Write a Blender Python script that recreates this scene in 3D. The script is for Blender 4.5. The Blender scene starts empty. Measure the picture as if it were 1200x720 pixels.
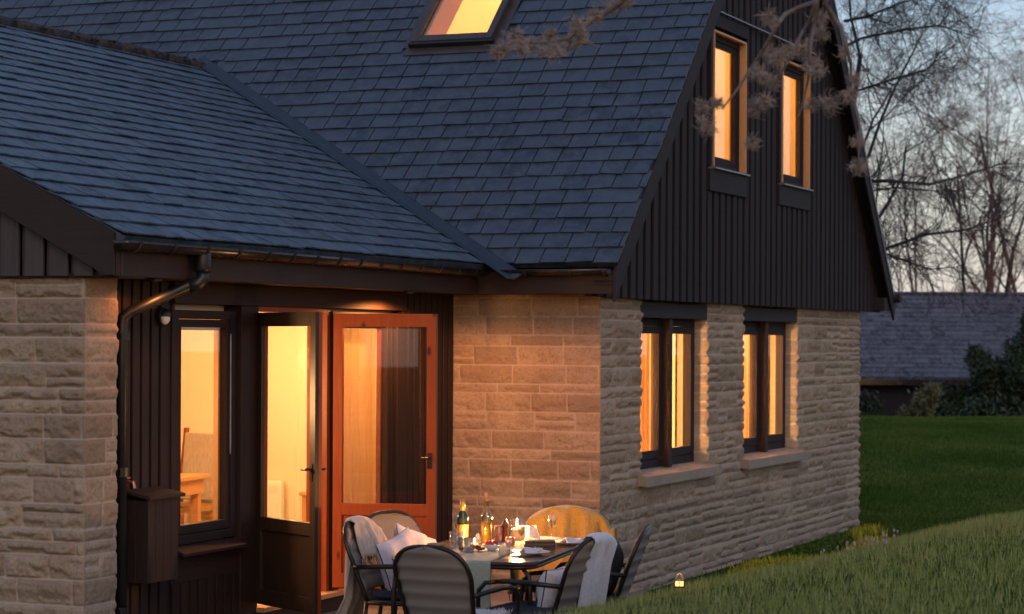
import bpy, math, random
import numpy as np
from mathutils import Vector, Matrix
rnd = random.Random(7)
R = math.radians
SC = bpy.context.scene
COL = SC.collection

# ------------------------------------------------------------------ camera frame (metres; origin = stone corner of the house)
TH = math.atan(1110/2700.)
CR = Vector((math.cos(TH), math.sin(TH), 0)); CF = Vector((-math.sin(TH), math.cos(TH), 0))
CAM = Vector((6.709, -18.251, 2.07)); FPX = 2700.
def sight(px, py):
    xp, yp = px-600, py-398
    return CR*((xp+.005*yp)/FPX) + CF - Vector((0, 0, 1))*((yp-.005*xp)/FPX)
def far(px, py, d): return CAM + sight(px, py)*d
def spot(px, py, z):
    r = sight(px, py); return CAM + r*((z-CAM.z)/r.z)
def ground_xy(r, d): p = CAM + CR*r + CF*d; return p.x, p.y

# ------------------------------------------------------------------ mesh builder
class MB:
    def __init__(s): s.v = []; s.f = []; s.tint = []
    def add(s, vs, fs, tint=None):
        b = len(s.v); s.v.extend([tuple(v) for v in vs])
        for f in fs: s.f.append(tuple(i+b for i in f)); s.tint.append(tint if tint is not None else .5)
        return s
    def box(s, x0, x1, y0, y1, z0, z1, tint=None):
        vs = [(x, y, z) for z in (z0, z1) for x, y in ((x0, y0), (x1, y0), (x1, y1), (x0, y1))]
        return s.add(vs, [(3, 2, 1, 0), (4, 5, 6, 7), (0, 1, 5, 4), (1, 2, 6, 5), (2, 3, 7, 6), (3, 0, 4, 7)], tint)
    def obox(s, c, size, m=None, tint=None):
        hx, hy, hz = [q/2 for q in size]; c = Vector(c)
        vs = []
        for z in (-hz, hz):
            for x, y in ((-hx, -hy), (hx, -hy), (hx, hy), (-hx, hy)):
                p = Vector((x, y, z)); p = (m @ p) if m else p; vs.append(c+p)
        return s.add(vs, [(3, 2, 1, 0), (4, 5, 6, 7), (0, 1, 5, 4), (1, 2, 6, 5), (2, 3, 7, 6), (3, 0, 4, 7)], tint)
    def prism(s, poly, off, tint=None):
        n = len(poly); off = Vector(off); a = [Vector(p) for p in poly]
        vs = a+[p+off for p in a]
        fs = [tuple(range(n))[::-1], tuple(range(n, 2*n))]+[(i, (i+1) % n, n+(i+1) % n, n+i) for i in range(n)]
        return s.add(vs, fs, tint)
    def tube(s, pts, r, n=8, cap=True, tint=None):
        pts = [Vector(p) for p in pts]; m = len(pts)
        rs = r if isinstance(r, (list, tuple)) else [r]*m
        vs = []; up = None
        for i, p in enumerate(pts):
            t = (pts[min(i+1, m-1)]-pts[max(i-1, 0)])
            if t.length < 1e-9: t = Vector((0, 0, 1))
            t.normalize()
            if up is None:
                up = Vector((0, 0, 1)) if abs(t.z) < .9 else Vector((1, 0, 0))
            a = (up - t*up.dot(t))
            if a.length < 1e-6: a = t.orthogonal()
            a.normalize(); b = t.cross(a); up = a
            for k in range(n):
                q = 2*math.pi*k/n; vs.append(p+(a*math.cos(q)+b*math.sin(q))*rs[i])
        fs = [(i*n+k, i*n+(k+1) % n, (i+1)*n+(k+1) % n, (i+1)*n+k) for i in range(m-1) for k in range(n)]
        if cap: fs += [tuple(range(n))[::-1], tuple((m-1)*n+k for k in range(n))]
        return s.add(vs, fs, tint)
    def lathe(s, prof, c=(0, 0, 0), n=20, cap=True):
        c = Vector(c); vs = []
        for r, z in prof:
            for k in range(n):
                q = 2*math.pi*k/n; vs.append(c+Vector((r*math.cos(q), r*math.sin(q), z)))
        m = len(prof)
        fs = [(i*n+k, i*n+(k+1) % n, (i+1)*n+(k+1) % n, (i+1)*n+k) for i in range(m-1) for k in range(n)]
        if cap: fs += [tuple(range(n))[::-1], tuple((m-1)*n+k for k in range(n))]
        return s.add(vs, fs)
    def grid(s, fn, nu, nv, thick=None):
        P = [[Vector(fn(i/nu, j/nv)) for i in range(nu+1)] for j in range(nv+1)]
        vs = [p for row in P for p in row]; w = nu+1
        fs = [(j*w+i, j*w+i+1, (j+1)*w+i+1, (j+1)*w+i) for j in range(nv) for i in range(nu)]
        if thick:
            N = []
            for j in range(nv+1):
                for i in range(nu+1):
                    a = P[j][min(i+1, nu)]-P[j][max(i-1, 0)]; b = P[min(j+1, nv)][i]-P[max(j-1, 0)][i]
                    q = a.cross(b); N.append(q.normalized() if q.length > 1e-9 else Vector((0, 0, 1)))
            m = len(vs); vs = vs+[v-N[k]*thick for k, v in enumerate(vs)]
            fs += [tuple(m+i for i in f[::-1]) for f in fs]
            for i in range(nu):
                fs += [(i+1, i, m+i, m+i+1), (nv*w+i, nv*w+i+1, m+nv*w+i+1, m+nv*w+i)]
            for j in range(nv):
                fs += [(j*w, (j+1)*w, m+(j+1)*w, m+j*w), ((j+1)*w+nu, j*w+nu, m+j*w+nu, m+(j+1)*w+nu)]
        return s.add(vs, fs)
    def blob(s, c, r, n=10, m=7, sq=(1, 1, 1)):
        prof = [(max(1e-4, math.sin(math.pi*j/m))*r, -math.cos(math.pi*j/m)*r) for j in range(m+1)]
        b = len(s.v); s.lathe(prof, (0, 0, 0), n, cap=False)
        for i in range(b, len(s.v)):
            v = s.v[i]; s.v[i] = (c[0]+v[0]*sq[0], c[1]+v[1]*sq[1], c[2]+v[2]*sq[2])
        return s
    def build(s, name, mat, parent=None, smooth=False, bevel=0, tint=False):
        me = bpy.data.meshes.new(name); me.from_pydata(s.v, [], s.f)
        if tint:
            a = me.attributes.new('tint', 'FLOAT', 'FACE'); a.data.foreach_set('value', np.array(s.tint, dtype=np.float32))
        if smooth: me.polygons.foreach_set('use_smooth', [True]*len(me.polygons))
        me.materials.append(mat); me.update()
        o = bpy.data.objects.new(name, me); COL.objects.link(o)
        if parent: o.parent = parent
        if bevel:
            b = o.modifiers.new('bevel', 'BEVEL'); b.width = bevel; b.segments = 2; b.limit_method = 'ANGLE'
        return o

def tag(o, label=None, cat=None, group=None, kind=None):
    if label: o['label'] = label
    if cat: o['category'] = cat
    if group: o['group'] = group
    if kind: o['kind'] = kind
    return o
def empty(name, loc=(0, 0, 0), rz=0, label=None, cat=None, group=None):
    o = bpy.data.objects.new(name, None); COL.objects.link(o); o.location = loc; o.rotation_euler = (0, 0, rz)
    o.empty_display_size = .1
    return tag(o, label, cat, group)
def np_mesh(name, V, F, mat, parent=None, attrs=None, smooth=False):
    """V (n,3) array, F (m,k) array of equal-size faces"""
    me = bpy.data.meshes.new(name); n, m, k = len(V), len(F), F.shape[1]
    me.vertices.add(n); me.vertices.foreach_set('co', np.ascontiguousarray(V, dtype=np.float32).ravel())
    me.loops.add(m*k); me.loops.foreach_set('vertex_index', np.ascontiguousarray(F, dtype=np.int32).ravel())
    me.polygons.add(m); me.polygons.foreach_set('loop_start', np.arange(0, m*k, k, dtype=np.int32))
    try: me.polygons.foreach_set('loop_total', np.full(m, k, dtype=np.int32))
    except Exception: pass
    if smooth: me.polygons.foreach_set('use_smooth', np.ones(m, dtype=bool))
    for nm, (dom, arr) in (attrs or {}).items():
        a = me.attributes.new(nm, 'FLOAT', dom); a.data.foreach_set('value', np.ascontiguousarray(arr, dtype=np.float32))
    me.materials.append(mat); me.update(calc_edges=True); me.validate()
    o = bpy.data.objects.new(name, me); COL.objects.link(o)
    if parent: o.parent = parent
    return o

# ------------------------------------------------------------------ materials
def newmat(name):
    m = bpy.data.materials.new(name); m.use_nodes = True; nt = m.node_tree
    return m, nt, nt.nodes['Principled BSDF']
def lnk(nt, a, b): nt.links.new(a, b)
def noise(nt, scale, detail=4, vec=(1, 1, 1), rough=.55):
    tc = nt.nodes.new('ShaderNodeTexCoord'); mp = nt.nodes.new('ShaderNodeMapping'); mp.inputs['Scale'].default_value = vec
    no = nt.nodes.new('ShaderNodeTexNoise'); no.inputs['Scale'].default_value = scale; no.inputs['Detail'].default_value = detail
    no.inputs['Roughness'].default_value = rough
    lnk(nt, tc.outputs['Object'], mp.inputs['Vector']); lnk(nt, mp.outputs['Vector'], no.inputs['Vector']); return no.outputs['Fac']
def ramp(nt, fac, stops):
    r = nt.nodes.new('ShaderNodeValToRGB'); e = r.color_ramp.elements
    while len(e) < len(stops): e.new(.5)
    for i, (p, c) in enumerate(stops): e[i].position = p; e[i].color = (*c, 1)
    lnk(nt, fac, r.inputs['Fac']); return r.outputs['Color']
def mixc(nt, fac, a, b, mode='MIX'):
    m = nt.nodes.new('ShaderNodeMix'); m.data_type = 'RGBA'; m.blend_type = mode
    for sock, v in ((m.inputs['Factor'], fac), (m.inputs[6], a), (m.inputs[7], b)):
        if isinstance(v, (int, float)): sock.default_value = v
        elif isinstance(v, tuple): sock.default_value = (*v, 1)
        else: lnk(nt, v, sock)
    return m.outputs[2]
def bump(nt, h, p, strength=.4, dist=.01):
    b = nt.nodes.new('ShaderNodeBump'); b.inputs['Strength'].default_value = strength; b.inputs['Distance'].default_value = dist
    lnk(nt, h, b.inputs['Height']); lnk(nt, b.outputs['Normal'], p.inputs['Normal'])
def attr(nt, name):
    a = nt.nodes.new('ShaderNodeAttribute'); a.attribute_name = name; return a.outputs['Fac']
def rough_var(nt, p, fac, a, b):
    m = nt.nodes.new('ShaderNodeMapRange'); m.inputs['To Min'].default_value = a; m.inputs['To Max'].default_value = b
    lnk(nt, fac, m.inputs['Value']); lnk(nt, m.outputs['Result'], p.inputs['Roughness'])

def simple(name, c, rough=.6, metal=0, c2=None, scale=20, vec=(1, 1, 1), bmp=0, dist=.004, detail=4, spec=None, sheen=0):
    m, nt, p = newmat(name)
    p.inputs['Roughness'].default_value = rough; p.inputs['Metallic'].default_value = metal
    if spec is not None: p.inputs['Specular IOR Level'].default_value = spec
    if sheen: p.inputs['Sheen Weight'].default_value = sheen
    c2 = c2 or tuple(x*.7 for x in c)
    f = noise(nt, scale, detail, vec)
    lnk(nt, ramp(nt, f, [(.3, c2), (.7, c)]), p.inputs['Base Color'])
    rough_var(nt, p, f, max(0, rough-.1), min(1, rough+.1))
    if bmp: bump(nt, f, p, bmp, dist)
    return m

def wood(name, c, c2, axis='z', rough=.5, knots=False):
    m, nt, p = newmat(name)
    v = {'z': (1, 1, .07), 'y': (1, .07, 1), 'x': (.07, 1, 1)}[axis]
    f = noise(nt, 38, 6, v, .65); g = noise(nt, 2.2, 3)
    col = ramp(nt, f, [(.25, c2), (.72, c)])
    t = attr(nt, 'tint')
    col = mixc(nt, t, mixc(nt, .65, col, c2), col)
    col = mixc(nt, g, mixc(nt, .4, col, (c[0]*1.3, c[1]*1.25, c[2]*1.2)), col)
    if knots:
        vo = nt.nodes.new('ShaderNodeTexVoronoi'); vo.inputs['Scale'].default_value = 5.5
        tc = nt.nodes.new('ShaderNodeTexCoord'); mp = nt.nodes.new('ShaderNodeMapping'); mp.inputs['Scale'].default_value = (1, 1, .5)
        lnk(nt, tc.outputs['Object'], mp.inputs['Vector']); lnk(nt, mp.outputs['Vector'], vo.inputs['Vector'])
        k = ramp(nt, vo.outputs['Distance'], [(.05, (1, 1, 1)), (.13, (0, 0, 0))])
        col = mixc(nt, k, col, tuple(x*.35 for x in c2))
    lnk(nt, col, p.inputs['Base Color']); rough_var(nt, p, f, rough-.08, rough+.15); bump(nt, f, p, .6, .004); p.inputs['Specular IOR Level'].default_value = .28
    return m

M = {}
def mk():
    # slate
    def slate(name, a, b, rough, lich):
        m, nt, p = newmat(name); t = attr(nt, 'tint'); f = noise(nt, 9, 6, (1, 1, 1), .7); g = noise(nt, 60, 3); w = noise(nt, .55, 3)
        col = ramp(nt, t, [(0, a), (1, b)])
        col = mixc(nt, ramp(nt, f, [(.42, (0, 0, 0)), (.62, (1, 1, 1))]), col, tuple(x*1.3 for x in b))
        col = mixc(nt, ramp(nt, w, [(.4, (0, 0, 0)), (.75, (.35, .35, .35))]), col, (.050, .043, .052))
        sk_ = noise(nt, 3.2, 6, (1, 1, .35), .75); col = mixc(nt, ramp(nt, sk_, [(.50, (0, 0, 0)), (.68, (.55, .55, .55))]), col, tuple(x*1.45 for x in b)); col = mixc(nt, ramp(nt, sk_, [(.28, (.6, .6, .6)), (.42, (0, 0, 0))]), col, tuple(x*.55 for x in a))
        if lich: col = mixc(nt, ramp(nt, g, [(.63, (0, 0, 0)), (.68, (.7, .7, .7))]), col, lich)
        lnk(nt, col, p.inputs['Base Color']); rough_var(nt, p, f, rough-.1, rough+.16); bump(nt, f, p, .45, .006)
        p.inputs['Specular IOR Level'].default_value = .45
        return m
    M['slate'] = slate('slate_roofing', (.021, .030, .042), (.044, .058, .078), .5, (.12, .125, .12))
    M['slate_old'] = slate('old_slate_roofing', (.014, .024, .034), (.066, .092, .122), .55, (.11, .12, .12))
    M['slate_far'] = slate('weathered_slate_roofing', (.022, .022, .03), (.10, .10, .12), .85, None)
    # stone
    def stone(name, a, b, warm, mort):
        m, nt, p = newmat(name); t = attr(nt, 'tint'); mo = attr(nt, 'mortar'); f = noise(nt, 7, 8, (1, 1, 1), .72); g = noise(nt, 45, 5, (1, 1, 1), .7); st = noise(nt, 2.5, 4)
        col = ramp(nt, t, [(0, a), (1, b)])
        col = mixc(nt, ramp(nt, f, [(.45, (0, 0, 0)), (.75, (.8, .8, .8))]), col, warm)
        col = mixc(nt, ramp(nt, g, [(.3, (.75, .75, .75)), (.5, (0, 0, 0))]), col, tuple(x*.6 for x in a))
        col = mixc(nt, ramp(nt, st, [(.5, (0, 0, 0)), (.8, (.6, .6, .6))]), col, tuple(x*.62 for x in warm))
        col = mixc(nt, mo, col, mort)
        lnk(nt, col, p.inputs['Base Color']); p.inputs['Roughness'].default_value = .9; bump(nt, g, p, .6, .008)
        p.inputs['Specular IOR Level'].default_value = .25
        return m
    M['stone'] = stone('split_sandstone', (.27, .20, .142), (.42, .325, .232), (.30, .20, .125), (.43, .345, .27))
    M['cast_stone'] = simple('cast_stone', (.33, .265, .20), .85, 0, (.24, .19, .145), 14, bmp=.3, detail=8)
    M['wood'] = wood('dark_stained_board', (.034, .017, .012), (.012, .007, .006), 'z', .6)
    M['wood_y'] = wood('dark_stained_beam', (.038, .019, .014), (.015, .008, .007), 'y', .6)
    M['wood_x'] = wood('dark_stained_rail', (.036, .022, .018), (.015, .009, .008), 'x', .6)
    M['gable'] = wood('blackened_cladding', (.026, .018, .020), (.012, .008, .010), 'z', .75)
    M['gable_y'] = wood('blackened_trim', (.030, .021, .023), (.013, .009, .010), 'y', .7)
    M['grey_board'] = wood('weathered_grey_board', (.085, .070, .066), (.030, .024, .025), 'z', .75)
    M['red'] = wood('red_stained_pine', (.28, .058, .014), (.13, .026, .008), 'z', .38, True)
    M['darkdoor'] = wood('dark_door_timber', (.05, .032, .020), (.016, .010, .008), 'z', .35)
    M['pine'] = wood('warm_pine', (.55, .33, .15), (.42, .22, .09), 'x', .45)
    M['black'] = simple('black_plastic', (.012, .012, .013), .42, 0, (.008, .008, .008), 6)
    M['gutter'] = simple('brown_gutter', (.030, .020, .017), .25, 0, (.018, .013, .012), 6)
    M['lead'] = simple('lead_flashing', (.028, .038, .050), .5, .2, (.016, .022, .03), 6, bmp=.3)
    M['lead_lt'] = simple('pale_flashing', (.22, .22, .24), .45, .3, (.14, .14, .16), 6)
    M['alu'] = simple('brown_aluminium', (.10, .075, .062), .4, .5, (.07, .05, .045), 8)
    M['ridge'] = simple('mossy_ridge', (.06, .05, .05), .95, 0, (.02, .018, .02), 18, bmp=1, dist=.02, detail=8)
    M['plaster'] = simple('warm_plaster', (.76, .66, .50), .9, 0, (.72, .61, .46), 3)
    M['ceil'] = simple('ceiling_paint', (.8, .74, .62), .9, 0, (.77, .71, .6), 3)
    M['floor'] = wood('floor_boards', (.42, .25, .12), (.28, .15, .07), 'y', .4)
    M['curtain'] = simple('curtain_cloth', (.72, .56, .36), .95, 0, (.62, .46, .28), 30, (1, 1, .05), .2, sheen=.3)
    cm_, nt_ = M['curtain'], M['curtain'].node_tree; o_ = [n for n in nt_.nodes if n.type == 'OUTPUT_MATERIAL'][0]; mx_ = nt_.nodes.new('ShaderNodeMixShader'); tl_ = nt_.nodes.new('ShaderNodeBsdfTranslucent'); tl_.inputs['Color'].default_value = (.75, .60, .42, 1); mx_.inputs[0].default_value = .7
    nt_.links.new(nt_.nodes['Principled BSDF'].outputs[0], mx_.inputs[1]); nt_.links.new(tl_.outputs[0], mx_.inputs[2]); nt_.links.new(mx_.outputs[0], o_.inputs['Surface'])
    M['white'] = simple('white_enamel', (.8, .78, .72), .45, 0, (.76, .74, .68), 4)
    M['frame'] = simple('bronze_metal', (.055, .040, .032), .35, .7, (.03, .022, .018), 15)
    M['tabletop'] = simple('brown_tabletop', (.085, .055, .045), .22, .2, (.05, .034, .03), 25)
    M['cushion'] = simple('navy_cushion', (.020, .024, .034), .9, 0, (.011, .013, .02), 40, bmp=.3)
    M['runner'] = simple('sage_linen', (.30, .32, .25), .95, 0, (.24, .26, .20), 60, bmp=.3)
    M['ochre'] = simple('ochre_wool', (.31, .185, .034), .98, 0, (.20, .11, .018), 90, (1, 1, .5), .8, .006, sheen=.4)
    M['bluegrey'] = simple('blue_grey_wool', (.58, .58, .62), .98, 0, (.46, .46, .51), 60, bmp=.5, sheen=.4)
    M['beige'] = simple('beige_wool', (.46, .38, .32), .98, 0, (.32, .26, .22), 50, (1, 1, .3), .6, .006, sheen=.4)
    M['lilac'] = simple('lilac_cotton', (.50, .46, .50), .95, 0, (.42, .38, .42), 30, bmp=.3, sheen=.2)
    M['napkin'] = simple('pale_linen', (.66, .60, .58), .95, 0, (.56, .5, .5), 40, bmp=.3)
    M['china'] = simple('white_china', (.70, .66, .66), .2, 0, (.66, .62, .62), 4)
    M['copper'] = simple('pink_copper', (.62, .26, .16), .28, .7, (.5, .2, .12), 14)
    M['mill'] = simple('turned_redwood', (.26, .055, .02), .3, 0, (.16, .03, .012), 30, (1, 1, .2))
    M['grape'] = simple('dark_red_fruit', (.20, .02, .03), .3, 0, (.10, .01, .02), 40)
    M['berry'] = simple('red_berry', (.50, .03, .03), .3, 0, (.35, .02, .02), 40)
    M['bread'] = simple('bread_crust', (.42, .22, .09), .85, 0, (.28, .12, .05), 30, bmp=.5)
    M['wax'] = simple('candle_wax', (.75, .45, .34), .6, 0, (.7, .4, .3), 5)
    M['goldfoil'] = simple('gold_foil', (.7, .42, .10), .35, .5, (.6, .34, .08), 20)
    M['greenglass'] = simple('dark_green_glass', (.015, .03, .012), .08, 0, (.012, .02, .01), 4)
    M['paving'] = simple('stone_paving', (.25, .20, .15), .8, 0, (.17, .13, .10), 5, bmp=.4, detail=8)
    M['hair'] = simple('seed_silk', (.40, .31, .26), .9, 0, (.22, .16, .13), 30)
    M['twig'] = simple('brown_bark', (.085, .062, .05), .9, 0, (.045, .033, .028), 30)
    M['twigl'] = simple('pale_bark', (.20, .16, .135), .85, 0, (.12, .09, .075), 30)
    M['bark'] = simple('dark_bark', (.040, .034, .034), .95, 0, (.022, .018, .018), 12, bmp=.5)
    M['barkred'] = simple('reddish_bark', (.19, .095, .07), .95, 0, (.11, .055, .042), 12)
    # wicker / textile back with horizontal padding stripes
    m, nt, p = newmat('taupe_textile'); f = noise(nt, 120, 3, (1, 1, 1)); g = noise(nt, 5, 3)
    tc = nt.nodes.new('ShaderNodeTexCoord'); wv = nt.nodes.new('ShaderNodeTexWave'); wv.bands_direction = 'Z'; wv.inputs['Scale'].default_value = 60; wv.inputs['Distortion'].default_value = .6
    lnk(nt, tc.outputs['Object'], wv.inputs['Vector'])
    col = mixc(nt, wv.outputs['Fac'], (.15, .118, .098), (.23, .185, .155)); col = mixc(nt, g, col, (.19, .155, .13))
    lnk(nt, col, p.inputs['Base Color']); p.inputs['Roughness'].default_value = .85; bump(nt, f, p, .4, .003); M['textile'] = m
    # thin glass: see-through with a sheen
    def glass(name, tint, lo, hi):
        m = bpy.data.materials.new(name); m.use_nodes = True; nt = m.node_tree; nt.nodes.clear()
        out = nt.nodes.new('ShaderNodeOutputMaterial'); mx = nt.nodes.new('ShaderNodeMixShader'); tr = nt.nodes.new('ShaderNodeBsdfTransparent')
        gl = nt.nodes.new('ShaderNodeBsdfGlossy'); gl.inputs['Roughness'].default_value = .01; tr.inputs['Color'].default_value = (*tint, 1)
        lw = nt.nodes.new('ShaderNodeLayerWeight'); lw.inputs['Blend'].default_value = .25
        mr = nt.nodes.new('ShaderNodeMapRange'); mr.inputs['To Min'].default_value = lo; mr.inputs['To Max'].default_value = hi
        lnk(nt, lw.outputs['Facing'], mr.inputs['Value']); lnk(nt, mr.outputs['Result'], mx.inputs['Fac'])
        lnk(nt, tr.outputs[0], mx.inputs[1]); lnk(nt, gl.outputs[0], mx.inputs[2]); lnk(nt, mx.outputs[0], out.inputs['Surface']); return m
    M['pane'] = glass('window_glass', (.97, .97, .96), .04, .35)
    M['glassware'] = glass('clear_glassware', (.97, .96, .94), .05, .55)
    M['wineglass'] = glass('pale_wine_bottle', (.78, .74, .45), .08, .7)
    # glows: flames and lantern, plus the lens of the added downlights
    def glow(name, c, s):
        m, nt, p = newmat(name); p.inputs['Emission Color'].default_value = (*c, 1); p.inputs['Emission Strength'].default_value = s
        p.inputs['Base Color'].default_value = (*c, 1); return m
    M['flame'] = glow('flame', (1, .55, .18), 9)
    M['lanternglow'] = glow('lantern_glow', (1, .42, .12), 1.6)
    # grass
    m, nt, p = newmat('grass_blades'); t = attr(nt, 'tint'); f = noise(nt, .7, 5)
    a = ramp(nt, t, [(0, (.09, .13, .03)), (.5, (.23, .27, .07)), (1, (.50, .48, .22))])
    lnk(nt, mixc(nt, ramp(nt, f, [(.4, (0, 0, 0)), (.65, (.45, .45, .45))]), a, (.27, .27, .10)), p.inputs['Base Color']); p.inputs['Roughness'].default_value = .8; p.inputs['Specular IOR Level'].default_value = .1; M['grass'] = m
    m, nt, p = newmat('yellow_moss'); t = attr(nt, 'tint')
    lnk(nt, ramp(nt, t, [(0, (.16, .17, .01)), (1, (.58, .46, .02))]), p.inputs['Base Color']); p.inputs['Roughness'].default_value = .8; M['moss'] = m
    m, nt, p = newmat('mown_grass'); t = attr(nt, 'tint'); pn = noise(nt, .22, 5, (1, 1, 1), .6); lnk(nt, mixc(nt, ramp(nt, pn, [(.38, (0, 0, 0)), (.62, (1, 1, 1))]), ramp(nt, t, [(0, (.025, .055, .008)), (1, (.08, .14, .024))]), ramp(nt, t, [(0, (.05, .09, .016)), (1, (.17, .22, .06))])), p.inputs['Base Color']); p.inputs['Roughness'].default_value = 1; p.inputs['Specular IOR Level'].default_value = 0; M['mown'] = m
    m, nt, p = newmat('lawn_soil'); f = noise(nt, 1.1, 6); g = noise(nt, 14, 6, (1, 1, 1), .7)
    a = ramp(nt, g, [(.3, (.022, .045, .008)), (.7, (.048, .085, .018))])
    lnk(nt, mixc(nt, ramp(nt, f, [(.4, (0, 0, 0)), (.7, (.5, .5, .5))]), a, (.05, .065, .018)), p.inputs['Base Color']); p.inputs['Roughness'].default_value = 1; p.inputs['Specular IOR Level'].default_value = 0; bump(nt, g, p, 1, .05); M['ground'] = m
    def leaf(name, a, b):
        m, nt, p = newmat(name); t = attr(nt, 'tint'); lnk(nt, ramp(nt, t, [(0, a), (1, b)]), p.inputs['Base Color']); p.inputs['Roughness'].default_value = .6; return m
    M['conifer'] = leaf('conifer_needles', (.010, .022, .008), (.04, .065, .02)); M['pale_leaf'] = leaf('faded_leaves', (.07, .075, .03), (.17, .16, .08))
    M['laurel'] = leaf('dark_leaves', (.010, .02, .008), (.035, .05, .018))
mk()

# ------------------------------------------------------------------ ground
rs = np.random.RandomState(5)
def smooth(t): t = np.clip(t, 0, 1); return t*t*(3-2*t)
def height(X, Y):
    X = np.asarray(X, float); Y = np.asarray(Y, float)
    dx, dy = X-CAM.x, Y-CAM.y
    r = dx*CR.x+dy*CR.y; d = dx*CF.x+dy*CF.y
    zc = np.interp(r, [-3, -2, -1, -.5, 0, .85, 1.57, 3.1, 8], [.05, .2, .46, .65, .775, .775, .83, .975, 1.2])
    dc = np.interp(r, [-3, 0, .85, 3.1, 8], [9.0, 10.4, 11.6, 14.0, 17.])
    base = np.where(d < 28, -.17, -.17+.66*smooth((d-28)/20.)); base = np.where(d > 48, .49-2.0*smooth((d-48)/12.), base)
    near = .42+(zc-.42)*smooth(d/dc)
    fall = smooth((d-dc)/np.interp(r, [0, 1, 3.1], [2.4, 3.6, 6.5]))
    z = np.where(d < dc, near, zc+(base-zc)*fall)
    z = z+.012*np.sin(X*2.3+1)*np.cos(Y*1.9)+.03*np.sin(X*.5)*np.sin(Y*.43+2)*smooth((d-30)/10.)
    # ground under and beside the patio and the house stays flat
    pad = smooth((2.9-X)/.5)*smooth((Y+7.6)/.5)*smooth((.6-Y)/.4)
    z = z*(1-pad)+(-.17)*pad
    inn = smooth((.5-X)/.4)*smooth((Y+6.4)/.3)*smooth((11.-Y)/2.)
    return z*(1-inn)+(-.17)*inn
def terrain():
    gx = np.concatenate([np.linspace(-400, -14, 14), np.arange(-12, 14, .22), np.linspace(15, 300, 14)])
    gy = np.concatenate([np.linspace(-120, -24, 6), np.arange(-22, 50, .3), np.linspace(52, 500, 22)])
    X, Y = np.meshgrid(gx, gy); Z = height(X, Y)
    V = np.stack([X.ravel(), Y.ravel(), Z.ravel()], 1); w = len(gx); h = len(gy)
    j, i = np.meshgrid(np.arange(h-1), np.arange(w-1), indexing='ij'); a = (j*w+i).ravel()
    F = np.stack([a, a+1, a+w+1, a+w], 1)
    o = np_mesh('ground', V, F, M['ground'], smooth=True); tag(o, kind='structure')
terrain()

def blades(name, pts, hgt, wid, mat, label, cat, lean=.5, tintf=None):
    n = len(pts); h = hgt*(.5+rs.rand(n)); ang = rs.rand(n)*2*np.pi; l = lean*h*rs.rand(n); la = rs.rand(n)*2*np.pi
    wx = np.cos(ang)*wid*(.6+.8*rs.rand(n)); wy = np.sin(ang)*wid*(.6+.8*rs.rand(n))
    b = pts; z0 = np.zeros(n)
    a1 = b+np.stack([wx, wy, z0], 1)/2; a2 = b-np.stack([wx, wy, z0], 1)/2
    top = b+np.stack([np.cos(la)*l, np.sin(la)*l, h], 1)
    V = np.stack([a1, a2, top], 1).reshape(-1, 3); F = np.arange(3*n).reshape(-1, 3)
    t = rs.rand(n) if tintf is None else tintf(n)
    o = np_mesh(name, V, F, mat, attrs={'tint': ('FACE', t)}); return tag(o, label, cat, kind='stuff')
def scatter(n, r0, r1, d0, d1, keep=None, clump=0):
    r = r0+(r1-r0)*rs.rand(n); d = d0+(d1-d0)*rs.rand(n)
    if clump:
        k = rs.randint(0, max(1, n//clump), n); cr = r0+(r1-r0)*rs.rand(n//clump+1); cd = d0+(d1-d0)*rs.rand(n//clump+1)
        m = rs.rand(n) < .45; r = np.where(m, cr[k]+rs.randn(n)*.03, r); d = np.where(m, cd[k]+rs.randn(n)*.03, d)
    X = CAM.x+CR.x*r+CF.x*d; Y = CAM.y+CR.y*r+CF.y*d
    ok = ~((X < 2.3) & (Y > -7.3) & (Y < -2.5)) & ~((X < .5) & (Y > -7.3) & (Y < .3)) & ~((X < .06) & (Y > -7) & (Y < 9.4))
    if keep is not None: ok &= keep(X, Y, r, d)
    X, Y = X[ok], Y[ok]; return np.stack([X, Y, height(X, Y)-.01], 1)
P1 = scatter(170000, -1.2, 4.2, 8.2, 16.5, clump=30); P2 = scatter(60000, .1, 7, 15.5, 28, clump=20)
blades('grass', P1, .050, .0048, M['grass'], 'blurred short grass over the bank in front of the table', 'grass', tintf=lambda n: rs.beta(2, 2.4, n))
blades('lawn_grass', np.concatenate([P2, scatter(260000, 3.6, 13, 27, 50, clump=12)]), .045, .02, M['mown'], 'short dark green mown grass beyond the house corner', 'grass', tintf=lambda n: rs.beta(2, 3, n))
Pm = scatter(90000, .8, 4.4, 16, 28, keep=lambda X, Y, r, d: (X > .40+.25*np.sin(Y*1.3)) & (X < 2.2+.3*np.sin(Y*2.1)) & (np.sin(X*5+Y*1.7)+np.sin(Y*3.1)+rs.randn(len(X))*.5 > -.1))
blades('moss', Pm, .065, .022, M['moss'], 'yellow green moss and weeds along the foot of the gable wall', 'moss', lean=.9)
# dry stalks in the bank grass
st = MB()
for k in range(45):
    r = rnd.gauss(1.95, .25); d = 12.9+rnd.random()*1.6; x, y = ground_xy(r, d); z = float(height(x, y)); hh = .04+.05*rnd.random(); a = rnd.random()*6.28
    st.tube([(x, y, z), (x+.3*hh*math.cos(a), y+.3*hh*math.sin(a), z+hh)], [.0014, .0007], 3, False)
    st.blob((x+.3*hh*math.cos(a), y+.3*hh*math.sin(a), z+hh), .006+.004*rnd.random(), 5, 4, (1, 1, 1.8))
tag(st.build('dry_stalks', M['hair']), 'pale dry seed stalks scattered in the bank grass', 'weeds', kind='stuff')

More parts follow.
